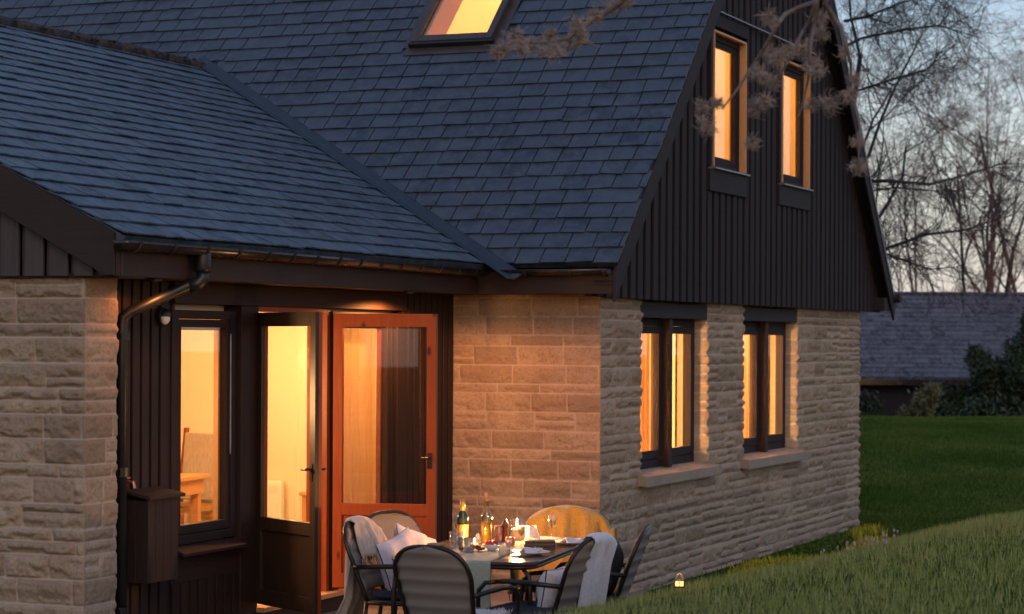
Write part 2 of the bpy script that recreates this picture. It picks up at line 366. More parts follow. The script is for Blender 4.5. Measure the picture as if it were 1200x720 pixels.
# patio
g = MB()
yy = -7.4
while yy < .2:
    xx = -1.6 if int(round(yy*10)) % 2 else -1.3
    xm = 2.2 if yy < -2.8 else .35
    while xx < xm:
        g.box(max(xx, -1.34)+.004, min(xx+.6, xm)-.004, yy+.004, yy+.396, -.2, -.03+rnd.random()*.004, rnd.random()); xx += .6
    yy += .4
tag(g.build('patio', M['paving'], bevel=.004), kind='structure')

# ------------------------------------------------------------------ HOUSE
H = empty('house', (0, 0, 0), 0, 'stone and dark timber house with slate roofs and lit windows', 'house')
XE = -1.349; TM = .963; TE = .514
def zm(y): return 3.047+TM*y          # slate plane of the steep roof
def ze(x): return 2.248-TE*x          # slate plane of the low roof

def fbm(u, v, freq, oct=4, seed=0):
    out = np.zeros_like(u); amp = 1.; tot = 0
    for o in range(oct):
        q = np.random.RandomState(seed*17+o); L = q.rand(64, 64); a = u*freq; b = v*freq
        i = np.floor(a).astype(int); j = np.floor(b).astype(int); fu = a-i; fv = b-j; fu = fu*fu*(3-2*fu); fv = fv*fv*(3-2*fv)
        i0, i1, j0, j1 = i % 64, (i+1) % 64, j % 64, (j+1) % 64
        out += amp*((L[i0, j0]*(1-fu)+L[i1, j0]*fu)*(1-fv)+(L[i0, j1]*(1-fu)+L[i1, j1]*fu)*fv); tot += amp; amp *= .5; freq *= 2.1
    return out/tot
def stone_wall(org, uv, nv, U0, U1, Z0, Z1, du, dz, holes, seed, rough, corner=(), phase=0, lens=(.22, .52), heights=None):
    q = random.Random(seed)
    ue = sorted(set([U0, U1]+[h[0] for h in holes]+[h[1] for h in holes])); ze_ = sorted(set([Z0, Z1]+[h[2] for h in holes]+[h[3] for h in holes]))
    def axis(e, s): return np.concatenate([np.linspace(a, b, max(2, int((b-a)/s)), endpoint=False) for a, b in zip(e[:-1], e[1:])]+[[e[-1]]])
    us, zs = axis(ue, du), axis(ze_, dz)
    # courses
    cz = [Z0]; k = 0; pat = heights or [.155, .085, .15, .15, .08, .16, .085, .15]
    while cz[-1] < Z1: cz.append(cz[-1]+pat[(k+phase) % len(pat)]); k += 1
    cz[-1] = max(cz[-1], Z1+.01)
    U, Z = np.meshgrid(us, zs); hgt = np.zeros_like(U); ed = np.zeros_like(U); tint = np.zeros_like(U); low = np.zeros_like(U)
    ci = np.clip(np.searchsorted(cz, zs, side='right')-1, 0, len(cz)-2)
    for c in range(len(cz)-1):
        rows = np.where(ci == c)[0]
        z0, z1 = cz[c], cz[c+1]; b = [U0-q.random()*.3]
        while b[-1] < U1: b.append(b[-1]+q.uniform(*lens)*(1 if z1-z0 > .1 else 1.35))
        b = np.array(b); n = len(b); split = np.array([(q.random() < (.5 if seed == 3 else .22) and z1-z0 > .1) for _ in range(n)]); sp = np.array([q.uniform(.36, .64) for _ in range(n)])
        tn = np.array([[q.random(), q.random()] for _ in range(n)]); bs = np.array([[q.uniform(.2, 1), q.uniform(.2, 1)] for _ in range(n)])
        if not len(rows): continue
        ui = np.clip(np.searchsorted(b, us, side='right')-1, 0, n-2)
        ur = (b[ui]*0+np.minimum(us-b[ui], b[ui+1]-us))
        for rr in rows:
            z = zs[rr]; zmid = z0+(z1-z0)*sp[ui]; s = split[ui]; upper = s & (z > zmid)
            lo = np.where(upper, zmid, z0); hi = np.where(s & ~upper, zmid, z1)
            dzz = np.minimum(z-lo, hi-z); ed[rr] = np.minimum(ur, dzz); w = upper.astype(int)
            tint[rr] = tn[ui, w]; hgt[rr] = bs[ui, w]; low[rr] = (z-lo)/(hi-lo)
    f1 = fbm(U, Z*1.3, 7, 5, seed); f2 = fbm(U+3, Z, 26, 3, seed+1); edn = ed+(f2-.5)*.007
    prof = smooth(edn/.022)
    hollow = smooth((f1-.46)/.12)*smooth((.62-low)/.4)
    f3 = fbm(U+9, Z*1.2, 75, 2, seed+2)
    rock = .012+.018*hgt+.040*(f1-.4)+.020*(f2-.5)+.008*(f3-.5)+.006*smooth(low*2.2)-.026*hollow
    hh = .010+prof*np.maximum(rock*rough-.006, -.002)
    mort = 1-smooth((edn-.003)/.004)
    for cu in corner:
        w = smooth(1-np.abs(U-cu)/.035); hh = hh*(1-w)+.02*w
    org, uv, nv = np.array(org, float), np.array(uv, float), np.array(nv, float)
    V = org+U[..., None]*uv+Z[..., None]*np.array([0, 0, 1.])+hh[..., None]*nv
    V = V.reshape(-1, 3); w = len(us); j, i = np.meshgrid(np.arange(len(zs)-1), np.arange(w-1), indexing='ij')
    keep = np.ones(j.shape, bool); uc = (us[:-1]+us[1:])/2; zc = (zs[:-1]+zs[1:])/2
    for h in holes: keep &= ~(((uc > h[0]) & (uc < h[1]))[None, :] & ((zc > h[2]) & (zc < h[3]))[:, None])
    j, i = j[keep], i[keep]; a = j*w+i; F = np.stack([a, a+1, a+w+1, a+w], 1)
    extraV = []; extraF = []; nV = len(V); tl = [tint.ravel()]; ml = [mort.ravel()]
    for h in holes:   # reveals, following the ragged stone edge
        iu = [int(np.argmin(abs(us-h[0]))), int(np.argmin(abs(us-h[1])))]; rows = [r for r in range(len(zs)) if h[2]-1e-6 <= zs[r] <= h[3]+1e-6]
        for c in iu:
            idx = np.array([r*w+c for r in rows]); deep = V[idx]-nv*(hh.ravel()[idx][:, None]+.17); s0 = nV+sum(len(e) for e in extraV)
            mid = V[idx]-nv*(hh.ravel()[idx][:, None]*.9)
            extraV.append(deep); tl.append(tint.ravel()[idx]); ml.append(mort.ravel()[idx])
            extraF.append(np.array([[idx[k], idx[k+1], s0+k+1, s0+k] for k in range(len(idx)-1)]))
    if extraV: V = np.concatenate([V]+extraV); F = np.concatenate([F]+extraF)
    cr = np.cross(uv, [0, 0, 1.])
    if cr @ nv < 0: F = F[:, ::-1]
    return V, F, np.concatenate(tl), np.concatenate(ml)
def put_stone(parts, name, parent):
    off = 0; Vs, Fs, Ts, Ms = [], [], [], []
    for V, F, T, Mo in parts: Vs.append(V); Fs.append(F+off); Ts.append(T); Ms.append(Mo); off += len(V)
    return np_mesh(name, np.concatenate(Vs), np.concatenate(Fs), M['stone'], parent, {'tint': ('POINT', np.concatenate(Ts)), 'mortar': ('POINT', np.concatenate(Ms))}, smooth=False)

GW = [(1.03, 2.97), (4.18, 6.22)]; GZ = (.88, 2.39)
holes = [(a, b, GZ[0], 2.44) for a, b in GW]
o = put_stone([stone_wall((0, 0, 0), (0, 1, 0), (1, 0, 0), -.02, 9.05, -.5, 2.44, .016, .0105, holes, 3, .82, (-.02,), 0, (.28, .75), [.17, .10, .15, .16, .085, .15, .17, .095]),
               stone_wall((0, 0, 0), (1, 0, 0), (0, -1, 0), -1.345, .02, -.5, 2.46, .010, .0095, [], 11, .50, (.02,), 1, (.28, .5), [.16, .16, .08, .16, .165, .09, .16])], 'stone_wall', H)
put_stone([stone_wall((0, -5.935, 0), (1, 0, 0), (0, -1, 0), -4.6, -1.229, -.5, 2.46, .010, .0085, [], 21, 1.0, (-1.229,), 2, (.28, .55), [.16, .085, .16, .155, .085, .08, .16]),
           stone_wall((-1.249, 0, 0), (0, 1, 0), (1, 0, 0), -5.955, -5.575, -.5, 2.46, .010, .0085, [], 21, .55, (-5.955,), 2, (.28, .55), [.16, .085, .16, .155, .085, .08, .16])], 'gable_pier', H)
# solid masonry behind the stone facing
b = MB()
for y0, y1 in ((.012, 1.022), (2.978, 4.172), (6.228, 9.03)): b.box(-.28, -.004, y0, y1, -.5, 2.6)
for y0, y1 in GW: b.box(-.28, -.004, y0, y1, -.5, .86); b.box(-.28, -.06, y0, y1, 2.44, 2.6)
b.box(-1.36, -.28, .01, .28, -.5, 2.6); b.build('masonry_core', M['cast_stone'], H); b = MB(); b.box(-4.6, -1.26, -5.92, -5.59, -.5, 2.5)
b.build('masonry_core', M['cast_stone'], H); b = MB()
b.box(-10, -.004, 9.0, 9.04, -.5, 2.6)
b.build('masonry_core', M['cast_stone'], H)

# ---- slates
def slates(org, u, v, n, U0, U1, L, holes, seed, keep=None, sw=.238, ex=.19):
    q = random.Random(seed); mb = MB(); org, u, v, n = map(Vector, (org, u, v, n)); row = 0; s = 0
    while s < L:
        x = U0-(sw*.5 if row % 2 else 0)-q.uniform(0, .02)
        while x < U1:
            w = sw*q.uniform(.93, 1.07)*(2 if q.random() < .05 else 1); x0, x1 = max(x, U0)+.006, min(x+w, U1)-.006; x += w
            if x1-x0 < .02: continue
            c = (x0+x1)/2
            if any(h[0] < c < h[1] and h[2]-.03 < s+ex*.5 < h[3] for h in holes): continue
            if any(h[2]-.03 < s+ex*.5 < h[3] and (x0 < h[1] < x1) for h in holes): x0 = max([x0]+[h[1] for h in holes if x0 < h[1] < x1])
            if any(h[2]-.03 < s+ex*.5 < h[3] and (x0 < h[0] < x1) for h in holes): x1 = min([x1]+[h[0] for h in holes if x0 < h[0] < x1])
            if keep and not keep(org+u*c+v*(s+.06)): continue
            j = q.uniform(-.005, .005); s0 = s+j; s1 = min(s+ex+.055, L); lift = .017+q.uniform(0, .007); tw = q.uniform(-.003, .003)
            P = lambda a, b, h: org+u*a+v*b+n*h
            vs = [P(x0, s0+tw, lift-.010), P(x1, s0-tw, lift-.010), P(x1, s1, -.006), P(x0, s1, -.006),
                  P(x0, s0+tw, lift), P(x1, s0-tw, lift+q.uniform(-.002, .002)), P(x1, s1, .0015), P(x0, s1, .0015)]
            if q.random() < .10:   # chipped corner
                k = q.choice((4, 5)); vs[k] = vs[k]+v*.012; vs[k-4] = vs[k-4]+v*.012
            t = min(1, max(0, q.gauss(.45, .32)))
            mb.add(vs, [(3, 2, 1, 0), (4, 5, 6, 7), (0, 1, 5, 4), (1, 2, 6, 5), (2, 3, 7, 6), (3, 0, 4, 7)], t)
        s += ex; row += 1
    return mb
cm = math.hypot(1, TM); vm = Vector((0, 1/cm, TM/cm)); nm = Vector((0, -TM/cm, 1/cm))
LM = (4.9+.36)*cm
SK = (-2.62, -1.78, (1.89+.36)*cm, (3.05+.36)*cm)   # skylight in roof coordinates
mainroof = slates((0, -.36, zm(-.36)), (1, 0, 0), vm, nm, -11.5, .30, LM, [SK], 1, keep=lambda p: p.z > (ze(p.x) if p.x > -4.88 else 2.248+TE*(p.x+9.76))-.14)
mainroof.build('steep_slate_roof', M['slate'], H, tint=True)
ce = math.hypot(1, TE); ve = Vector((-1/ce, 0, TE/ce)); ne = Vector((TE/ce, 0, 1/ce)); LE = 4.0*ce
lowroof = slates((-.88, 0, ze(-.88)), (0, 1, 0), ve, ne, -6.07, 1.9, LE, [], 2, keep=lambda p: p.z > zm(p.y)-.10)
lowroof.build('low_slate_roof', M['slate_old'], H, tint=True)
# decks under the slates (with the skylight hole), far slopes
dk = MB()
def deck_quad(mb, x0, x1, s0, s1, th=.05):
    P = lambda x, s: Vector((x, -.36, zm(-.36)))+vm*s-nm*.008
    mb.prism([P(x0, s0), P(x1, s0), P(x1, s1), P(x0, s1)], -nm*th)
deck_quad(dk, -11.5, SK[0], .02, LM); deck_quad(dk, SK[1], .27, .02, LM); deck_quad(dk, SK[0], SK[1], .02, SK[2]); deck_quad(dk, SK[0], SK[1], SK[3], LM)
ap = Vector((0, 4.9, zm(4.9))); rb = Vector((0, 9.68, 2.65)); rd = (rb-ap); 
dk.prism([ap+Vector((-11.5, 0, 0)), ap+Vector((.30, 0, 0)), rb+Vector((.30, 0, 0)), rb+Vector((-11.5, 0, 0))], (0, 0, -.07))
E0 = Vector((-.88, 0, ze(-.88)))
dk.prism([E0+Vector((0, -6.05, 0))-ne*.008, E0+Vector((0, -.2, 0))-ne*.008, E0+Vector((0, 1.85, 0))+ve*LE-ne*.008, E0+Vector((0, -6.05, 0))+ve*LE-ne*.008], -ne*.05)
dk.prism([(-4.88, -6.05, ze(-4.88)), (-4.88, 1.85, ze(-4.88)), (-8.88, 1.85, 2.70), (-8.88, -6.05, 2.70)], (0, 0, -.05))
dk.build('roof_deck', M['slate'], H)
# valley, ridges
va, vb = Vector((-4.95, 0, 0)), Vector((-.60, 0, 0))
def vpt(x): z = ze(x); return Vector((x, (z-3.047)/TM, z))
vd = (vpt(-4.95)-vpt(-.6)).normalized(); vn = Vector((TE*.5, -TM*.5, 1)).normalized(); vs_ = vd.cross(vn).normalized()
v = MB()
def valf(i, j):
    p = vpt(-.55-4.42*j)
    off = (i-.5)*.16
    if i < .5: q = vs_*off
    else: q = vs_*off
    return p+q+nm*.0+Vector((0, 0, .045))+Vector((0, 0, abs(i-.5)*.05))
v.grid(valf, 6, 30, .012); v.build('valley_flashing', M['lead'], H, smooth=True)
r_ = MB()
yy = -6.08
while yy < 1.75:
    a = Vector((-4.88, yy, ze(-4.88)+.012+rnd.uniform(-.004, .004))); l = .42
    r_.tube([a, a+Vector((0, l*.5, rnd.uniform(0, .01))), a+Vector((0, l-.01, 0))], [.058, .056+rnd.random()*.006, .061], 9); yy += l
ro = r_.build('ridge_tiles', M['ridge'], H, smooth=True)
mo = MB()
for k in range(420):
    y = rnd.uniform(-6, 1.7); mo.blob((-4.88+rnd.uniform(-.10, .08), y, ze(-4.88)+.058+rnd.uniform(-.035, .008)), rnd.uniform(.008, .022), 6, 4, (1, 1.3, .6))
tag(mo.build('ridge_moss', M['ridge'], ro), kind='stuff')
# skylight
sk = MB()
def rp(x, s, h): return Vector((x, -.36, zm(-.36)))+vm*s+nm*h
def rail(mb, x0, x1, s0, s1, h0, h1): mb.prism([rp(x0, s0, h0), rp(x1, s0, h0), rp(x1, s1, h0), rp(x0, s1, h0)], nm*(h1-h0))
x0, x1, s0, s1 = SK
sky_p = sk
rail(sk, x0, x0+.07, s0, s1, -.05, .085); rail(sk, x1-.07, x1, s0, s1, -.05, .085); rail(sk, x0+.07, x1-.07, s0, s0+.075, -.05, .085); rail(sk, x0+.07, x1-.07, s1-.07, s1, -.05, .085)
ws = sk.build('skylight', M['alu'], H, bevel=.008)
s2 = MB(); rail(s2, x0-.02, x1+.02, s0-.035, s0+.02, .02, .075); rail(s2, x0+.06, x1-.06, s0+.076, s0+.10, .05, .078); s2.build('skylight_frame', M['black'], ws, bevel=.006)
s3 = MB(); rail(s3, x0-.05, x1+.05, s0-.14, s0-.02, .016, .024); rail(s3, x0-.09, x0, s0-.02, s1, .015, .023); rail(s3, x1, x1+.09, s0-.02, s1, .015, .023); s3.build('flashing', M['alu'], ws)
s4 = MB(); rail(s4, x0+.07, x1-.07, s0+.075, s1-.07, .045, .051); s4.build('pane', M['pane'], ws)
s5 = MB(); rail(s5, x0+.065, x0+.10, s0+.075, s1-.07, -.25, .03); rail(s5, x1-.10, x1-.065, s0+.075, s1-.07, -.25, .03); rail(s5, x0+.1, x1-.1, s0+.07, s0+.10, -.25, .03); s5.build('lining', M['pine'], ws)

# ---- gable cladding (plane X = .10), strips cut by the rakes and the windows
UW = [(2.72, 3.80), (5.12, 6.22)]; UZ = (3.73, 5.03)
def rake(y): return min(zm(y)-.10, ap.z+(y-4.9)*(rb.z-ap.z)/(rb.y-ap.y)-.12)
def strips(mb, y0, y1, zb, x0, x1, holes, jit=True):
    t = rnd.random(); ya = y0
    cuts = sorted([y0, y1]+[c for h in holes for c in h[:2] if y0 < c < y1]+([4.9] if y0 < 4.9 < y1 else []))
    for a, b2 in zip(cuts[:-1], cuts[1:]):
        if b2-a < 1e-4: continue
        segs = [(zb, None)]
        for h in holes:
            if h[0] <= (a+b2)/2 <= h[1]: segs = [(zb, h[2]), (h[3], None)]
        for lo, hi in segs:
            ta, tb = (hi, hi) if hi else (rake(a), rake(b2))
            if max(ta, tb) < lo+.01: continue
            ta, tb = max(ta, lo+.001), max(tb, lo+.001)
            mb.prism([(x0, a, lo), (x0, b2, lo), (x0, b2, tb), (x0, a, ta)], (x1-x0, 0, 0), t)
gh = [(a-.0, b2, UZ[0]-.0, UZ[1]) for a, b2 in UW]
gb = MB(); bt = MB(); y = -.30
trimh = [(a-.10, b2+.06, UZ[0]-.24, UZ[1]+.16) for a, b2 in UW]
while y < 9.62:
    strips(gb, y, min(y+.196, 9.66), 2.43, .045, .10+rnd.uniform(-.003, .003), gh)
    strips(bt, y+.132, min(y+.256, 9.66), 2.425, .105, .128+rnd.uniform(-.003, .003), trimh); y += .2
gc = gb.build('gable_cladding', M['gable'], H, tint=True); bt.build('cladding_battens', M['gable'], gc, tint=True, bevel=.003)
# soffit under cladding and under the verge
sf = MB()
sf.box(-.02, .10, -.30, 9.64, 2.436, 2.46)
def rakeb(mb, x0, x1, off0, off1):
    a = Vector((0, -.40, zm(-.40))); b2 = Vector((0, 4.9, zm(4.9))); c = Vector((0, 9.72, 2.607))
    for p, q_ in ((a, b2), (b2, c)):
        mb.prism([(x0, p.y, p.z-off0), (x0, q_.y, q_.z-off0), (x0, q_.y, q_.z-off1), (x0, p.y, p.z-off1)], (x1-x0, 0, 0), rnd.random())
rakeb(sf, .10, .262, .115, .135)
sf.build('verge_soffit', M['gable_y'], H)
bg = MB(); rakeb(bg, .262, .290, .03, .28); bg.build('barge_board', M['gable_y'], H, bevel=.004, tint=True)
be = MB(); be.box(.10, .26, -.36, -.30, 2.45, 2.62); be.build('eave_box', M['gable_y'], H); be = MB(); be.box(-.25, .26, 9.30, 9.66, 2.44, 2.60); be.tube([(-.3, 9.74, 2.60), (.36, 9.74, 2.60)], .055, 10); be.build('eave_box', M['gable_y'], H)

# ---- eaves
ea = MB(); ea.box(-.985, -.95, -6.06, -.36, 2.45, 2.655, .8); ea.build('low_fascia', M['wood_y'], H, tint=True, bevel=.004)
ea = MB(); ea.box(-.95, .258, -.385, -.35, 2.45, 2.64, .6); ea.build('main_fascia', M['wood_x'], H, tint=True, bevel=.004)
so = MB(); so.box(-1.40, -.985, -6.0, -.33, 2.452, 2.470); so.box(-1.0, .10, -.35, .0, 2.4535, 2.4715); so.box(-1.40, -1.0, -.33, .02, 2.452, 2.47); so.build('soffit', M['wood_y'], H)
def half_pipe(mb, a, b2, r, side):
    a, b2 = Vector(a), Vector(b2); side = Vector(side); n = 10
    def fn(i, j):
        q = math.pi*i; return a.lerp(b2, j)+side*(-math.cos(q)*r)+Vector((0, 0, -math.sin(q)*r))
    mb.grid(fn, n, 2, .004)
gt = MB(); gt.prism([(-.885-.06*math.cos(math.pi*k/8), -6.082, 2.668-.06*math.sin(math.pi*k/8)) for k in range(9)], (0, -.006, 0)); half_pipe(gt, (-.885, -6.08, 2.668), (-.885, -.42, 2.655), .058, (1, 0, 0)); G1 = gt.build('low_gutter', M['gutter'], H, smooth=True)
y = -5.98
while y < -.5:
    br = MB(); half_pipe(br, (-.885, y, 2.666), (-.885, y+.028, 2.666), .066, (1, 0, 0)); br.box(-.955, -.945, y, y+.028, 2.60, 2.67); br.build('bracket', M['black'], G1); y += .36 if y > -4.6 else .42

gt = MB(); half_pipe(gt, (-.70, -.435, 2.652), (.24, -.435, 2.655), .05, (0, -1, 0)); G2 = gt.build('main_gutter', M['gutter'], H, smooth=True)
for x in (-.62, -.5, -.1, .2): br = MB(); half_pipe(br, (x, -.435, 2.652), (x+.028, -.435, 2.652), .057, (0, -1, 0)); br.build('bracket', M['black'], G2)
dp = MB(); dp.tube([(-.885, -5.10, 2.64), (-.885, -5.10, 2.48), (-.90, -5.115, 2.44), (-1.235, -5.42, 2.235), (-1.27, -5.445, 2.20), (-1.275, -5.45, 2.15), (-1.275, -5.45, -.1)], .037, 14)
D = dp.build('downpipe', M['black'], H, smooth=True)
dp = MB(); dp.lathe([(.05, 2.50), (.056, 2.52), (.056, 2.62), (.05, 2.64)], (-.885, -5.10, 0), 14)
dp.build('pipe_collar', M['black'], D, smooth=True)
for z in (2.08, 1.2, .3): dp = MB(); dp.lathe([(.045, z-.03), (.045, z+.03)], (-1.275, -5.45, 0), 14); dp.box(-1.345, -1.25, -5.50, -5.40, z-.02, z+.02); dp.build('pipe_clip', M['black'], D)
dp = MB(); dp.tube([(-.885, -5.10, 2.50), (-.885, -5.10, 2.46), (-.905, -5.12, 2.425), (-.95, -5.16, 2.40)], .044, 14); dp.build('pipe_elbow', M['black'], D, smooth=True)

# low roof gable boards over the stone, plane Y = -6.0
lb = MB(); x = -.955; k = 0
def zr(x): return ze(x)-.06 if x > -4.88 else 2.248+TE*(x+9.76)-.06
while x > -8.7:
    x1_, x0_ = x, x-.135; t = rnd.random()
    lb.prism([(x0_, -6.0, 2.452), (x1_, -6.0, 2.452), (x1_, -6.0, zr(x1_)), (x0_, -6.0, zr(x0_))], (0, -.022, 0), t)
    lb.prism([(x0_-.06, -5.99, 2.455), (x1_+.01, -5.99, 2.455), (x1_+.01, -5.99, zr(x1_)), (x0_-.06, -5.99, zr(x0_-.06))], (0, .02, 0), 0)
    x -= .181
lb.build('gable_boards', M['grey_board'], H, tint=True, bevel=.003)
bb = MB(); bb.prism([(-.95, -6.045, ze(-.95)-.02), (-4.88, -6.045, ze(-4.88)-.02), (-4.88, -6.045, ze(-4.88)-.26), (-1.02, -6.045, 2.455), (-.95, -6.045, 2.455)], (0, -.03, 0), .7)
bb.prism([(-4.88, -6.045, ze(-4.88)-.02), (-8.9, -6.045, 2.68), (-8.9, -6.045, 2.44), (-4.88, -6.045, ze(-4.88)-.26)], (0, -.03, 0), .7)
bb.box(-8.7, -.955, -6.0, -5.7, 2.44, 2.452)
bb.build('low_barge_board', M['wood_x'], H, tint=True, bevel=.004)

# ---- cladding wall with doors and window (plane X = XE)
WY = (-4.68, -3.83); WZ = (.66, 2.26); DY = (-3.545, -2.36); SY = (-2.22, -1.18)
def clad(y0, y1, z0, z1):
    y = y0; cw = MB(); cb = MB()
    while y < y1-.005:
        w = min(.118, y1-y); cw.box(XE-.03, XE-.002, y, y+w-.001, z0, z1, rnd.random())
        if w > .08: cb.box(XE+.0015, XE+.021, y+.016, y+.102, z0, z1, rnd.random())
        y += .118
    C1 = cw.build('board_cladding', M['wood'], H, tint=True); cb.build('batten', M['wood'], C1, tint=True, bevel=.003)
clad(-5.60, -4.72, -.1, 2.45); clad(-4.72, -3.80, -.1, .40); clad(-1.08, 0, -.1, 2.45); clad(-2.22, -1.18, -.1, .12)
po = MB(); po.box(XE-.12, XE+.035, -3.80, -3.55, -.1, 2.30, .9); po.box(XE-.12, XE+.03, -2.355, -2.225, -.03, 2.28, .4); po.box(XE-.12, XE+.03, -1.175, -1.08, -.1, 2.28, .3)
po.box(XE-.12, XE+.012, -4.72, -4.683, .4, 2.30, .5)
po.build('post', M['wood'], H, tint=True, bevel=.004)
hb = MB(); hb.box(XE-.12, XE+.045, -4.74, -1.06, 2.302, 2.45, .8); hb.box(XE-.12, XE+.02, -4.683, -3.80, .40, .585, .9); hb.build('beam', M['wood_y'], H, tint=True, bevel=.004)
def casement(name, y0, y1, z0, z1, X, dep, w, mat, pane=True, sash=.055, parent=H, inner=None):
    f = MB(); f.box(X-dep, X, y0, y0+w, z0, z1, .5); f.box(X-dep, X, y1-w, y1, z0, z1, .5); f.box(X-dep, X-.001, y0+w, y1-w, z1-w, z1, .5); f.box(X-dep, X-.001, y0+w, y1-w, z0, z0+w, .5)
    fo = f.build(name, mat, parent, tint=True, bevel=.004)
    a, b2, c, d = y0+w+.002, y1-w-.002, z0+w+.002, z1-w-.002; X2 = X-.012
    s = MB(); s.box(X2-.05, X2, a, a+sash, c, d, .7); s.box(X2-.05, X2, b2-sash, b2, c, d, .7); s.box(X2-.05, X2-.001, a+sash, b2-sash, d-sash, d, .7); s.box(X2-.05, X2-.001, a+sash, b2-sash, c, c+sash*1.2, .7)
    s.build('sash', mat, fo, tint=True, bevel=.006)
    if inner:
        s = MB(); e = sash
        s.box(X2-.09, X2-.052, a+e-.01, a+e+.02, c+e, d-e); s.box(X2-.09, X2-.052, b2-e-.02, b2-e+.01, c+e, d-e); s.box(X2-.09, X2-.052, a+e, b2-e, d-e-.02, d-e+.01); s.build('inner_bead', inner, fo)
    if pane: g_ = MB(); g_.box(X2-.034, X2-.028, a+sash-.01, b2-sash+.01, c+sash-.01, d-sash+.01); g_.build('pane', M['pane'], fo)
    return fo
w = casement('casement_window', WY[0], WY[1], WZ[0], WZ[1], XE+.005, .10, .06, M['wood'], inner=M['pine'])
tag(w, 'dark framed casement window beside the patio doors')
s = MB(); s.prism([(XE-.02, WY[0]-.02, .60), (XE+.10, WY[0]-.02, .586), (XE+.10, WY[0]-.02, .610), (XE-.02, WY[0]-.02, .655)], (0, WY[1]-WY[0]+.05, 0)); s.build('sill', M['wood_y'], w, bevel=.004)
s = MB(); s.tube([(XE+.02, -3.93, 1.25), (XE+.02, -3.93, 2.10)], .006, 6); s.build('trim_strip', M['lead_lt'], w)
w = casement('side_window', SY[0], SY[1], .12, 2.28, XE+.0, .10, .05, M['wood'], inner=M['red']); tag(w, 'tall fixed side light with a curtain behind the red door')
jb = MB(); jb.box(XE-.14, XE+.012, DY[1]-.05, DY[1]-.002, .12, 2.29, .5); jb.box(XE-.14, XE-.07, DY[1]-.10, DY[1]-.051, .12, 2.25, .9); jb.box(XE-.14, XE+.012, DY[0]+.002, DY[0]+.035, .12, 2.29, .1); jb.box(XE-.14, XE+.012, DY[0]+.036, DY[1]-.051, 2.262, 2.30, .5)
jb.build('door_jamb', M['red'], H, tint=True, bevel=.003)
ts = MB(); ts.box(XE-.16, XE+.10, DY[0]-.02, DY[1]+.20, .09, .125); ts.build('threshold', M['pine'], H, bevel=.004)
ts = MB(); ts.box(XE-.05, XE+.06, DY[0]-.02, -1.1, -.1, .088); ts.build('door_step', M['wood_y'], H)

def leaf(name, hx, hy, ang, W, mo, mi, z0, z1, panel, label):
    e = empty(name, (hx, hy, 0), ang, label); e.parent = H
    st, t = .072, .028
    def four(mb, y0, y1, tt):
        mb.box(0, st, y0, y1, z0, z1, .7); mb.box(W-st, W, y0, y1, z0, z1, .3); mb.box(st, W-st, y0, y1, z1-.10, z1, .5)
        mb.box(st, W-st, y0, y1, z0, z0+.11, .5); mb.box(st, W-st, y0, y1, panel-.045, panel+.045, .6)
        mb.box(st, W-st, (y0*.4 if y0 < 0 else .008), (y1*.4 if y1 > 0 else -.008), z0+.11, panel-.045, .4)
    a = MB(); four(a, -t, -.0005, 0); a.build('outer_leaf', mo, e, tint=True, bevel=.005)
    a = MB(); four(a, .0005, t, 0); a.build('inner_leaf', mi, e, tint=True, bevel=.005)
    a = MB(); a.box(st-.01, W-st+.01, -.004, .004, panel+.03, z1-.09); a.build('pane', M['pane'], e)
    a = MB()
    for z in (z0+.22, (z0+z1)/2+.15, z1-.18, z1-.38): a = MB(); a.tube([(-.012, t, z-.05), (-.012, t, z+.05)], .009, 8); a.build('hinge', M['goldfoil'], e)
    a = MB()
    for s_ in (-1, 1): a.box(W-.065, W-.03, s_*(t+.004)-.003, s_*(t+.004)+.003, 1.08, 1.20); a.tube([(W-.047, s_*(t+.005), 1.16), (W-.047, s_*(t+.05), 1.16), (W-.10, s_*(t+.052), 1.16)], .009, 8)
    a.build('handle', M['frame'], e)
    return e
leaf('patio_door', XE+.04, DY[0]+.005, R(-32), .83, M['darkdoor'], M['red'], .155, 2.255, .74, 'open dark glazed patio door leaf next to the window')
leaf('patio_door', XE+.04, DY[1]+.01, R(12), .81, M['red'], M['red'], .155, 2.262, .76, 'open red stained glazed patio door leaf')
s = MB(); s.tube([(XE+.04, DY[0]+.02, 2.283), (XE+.09, -1.2, 2.283)], .004, 6); 

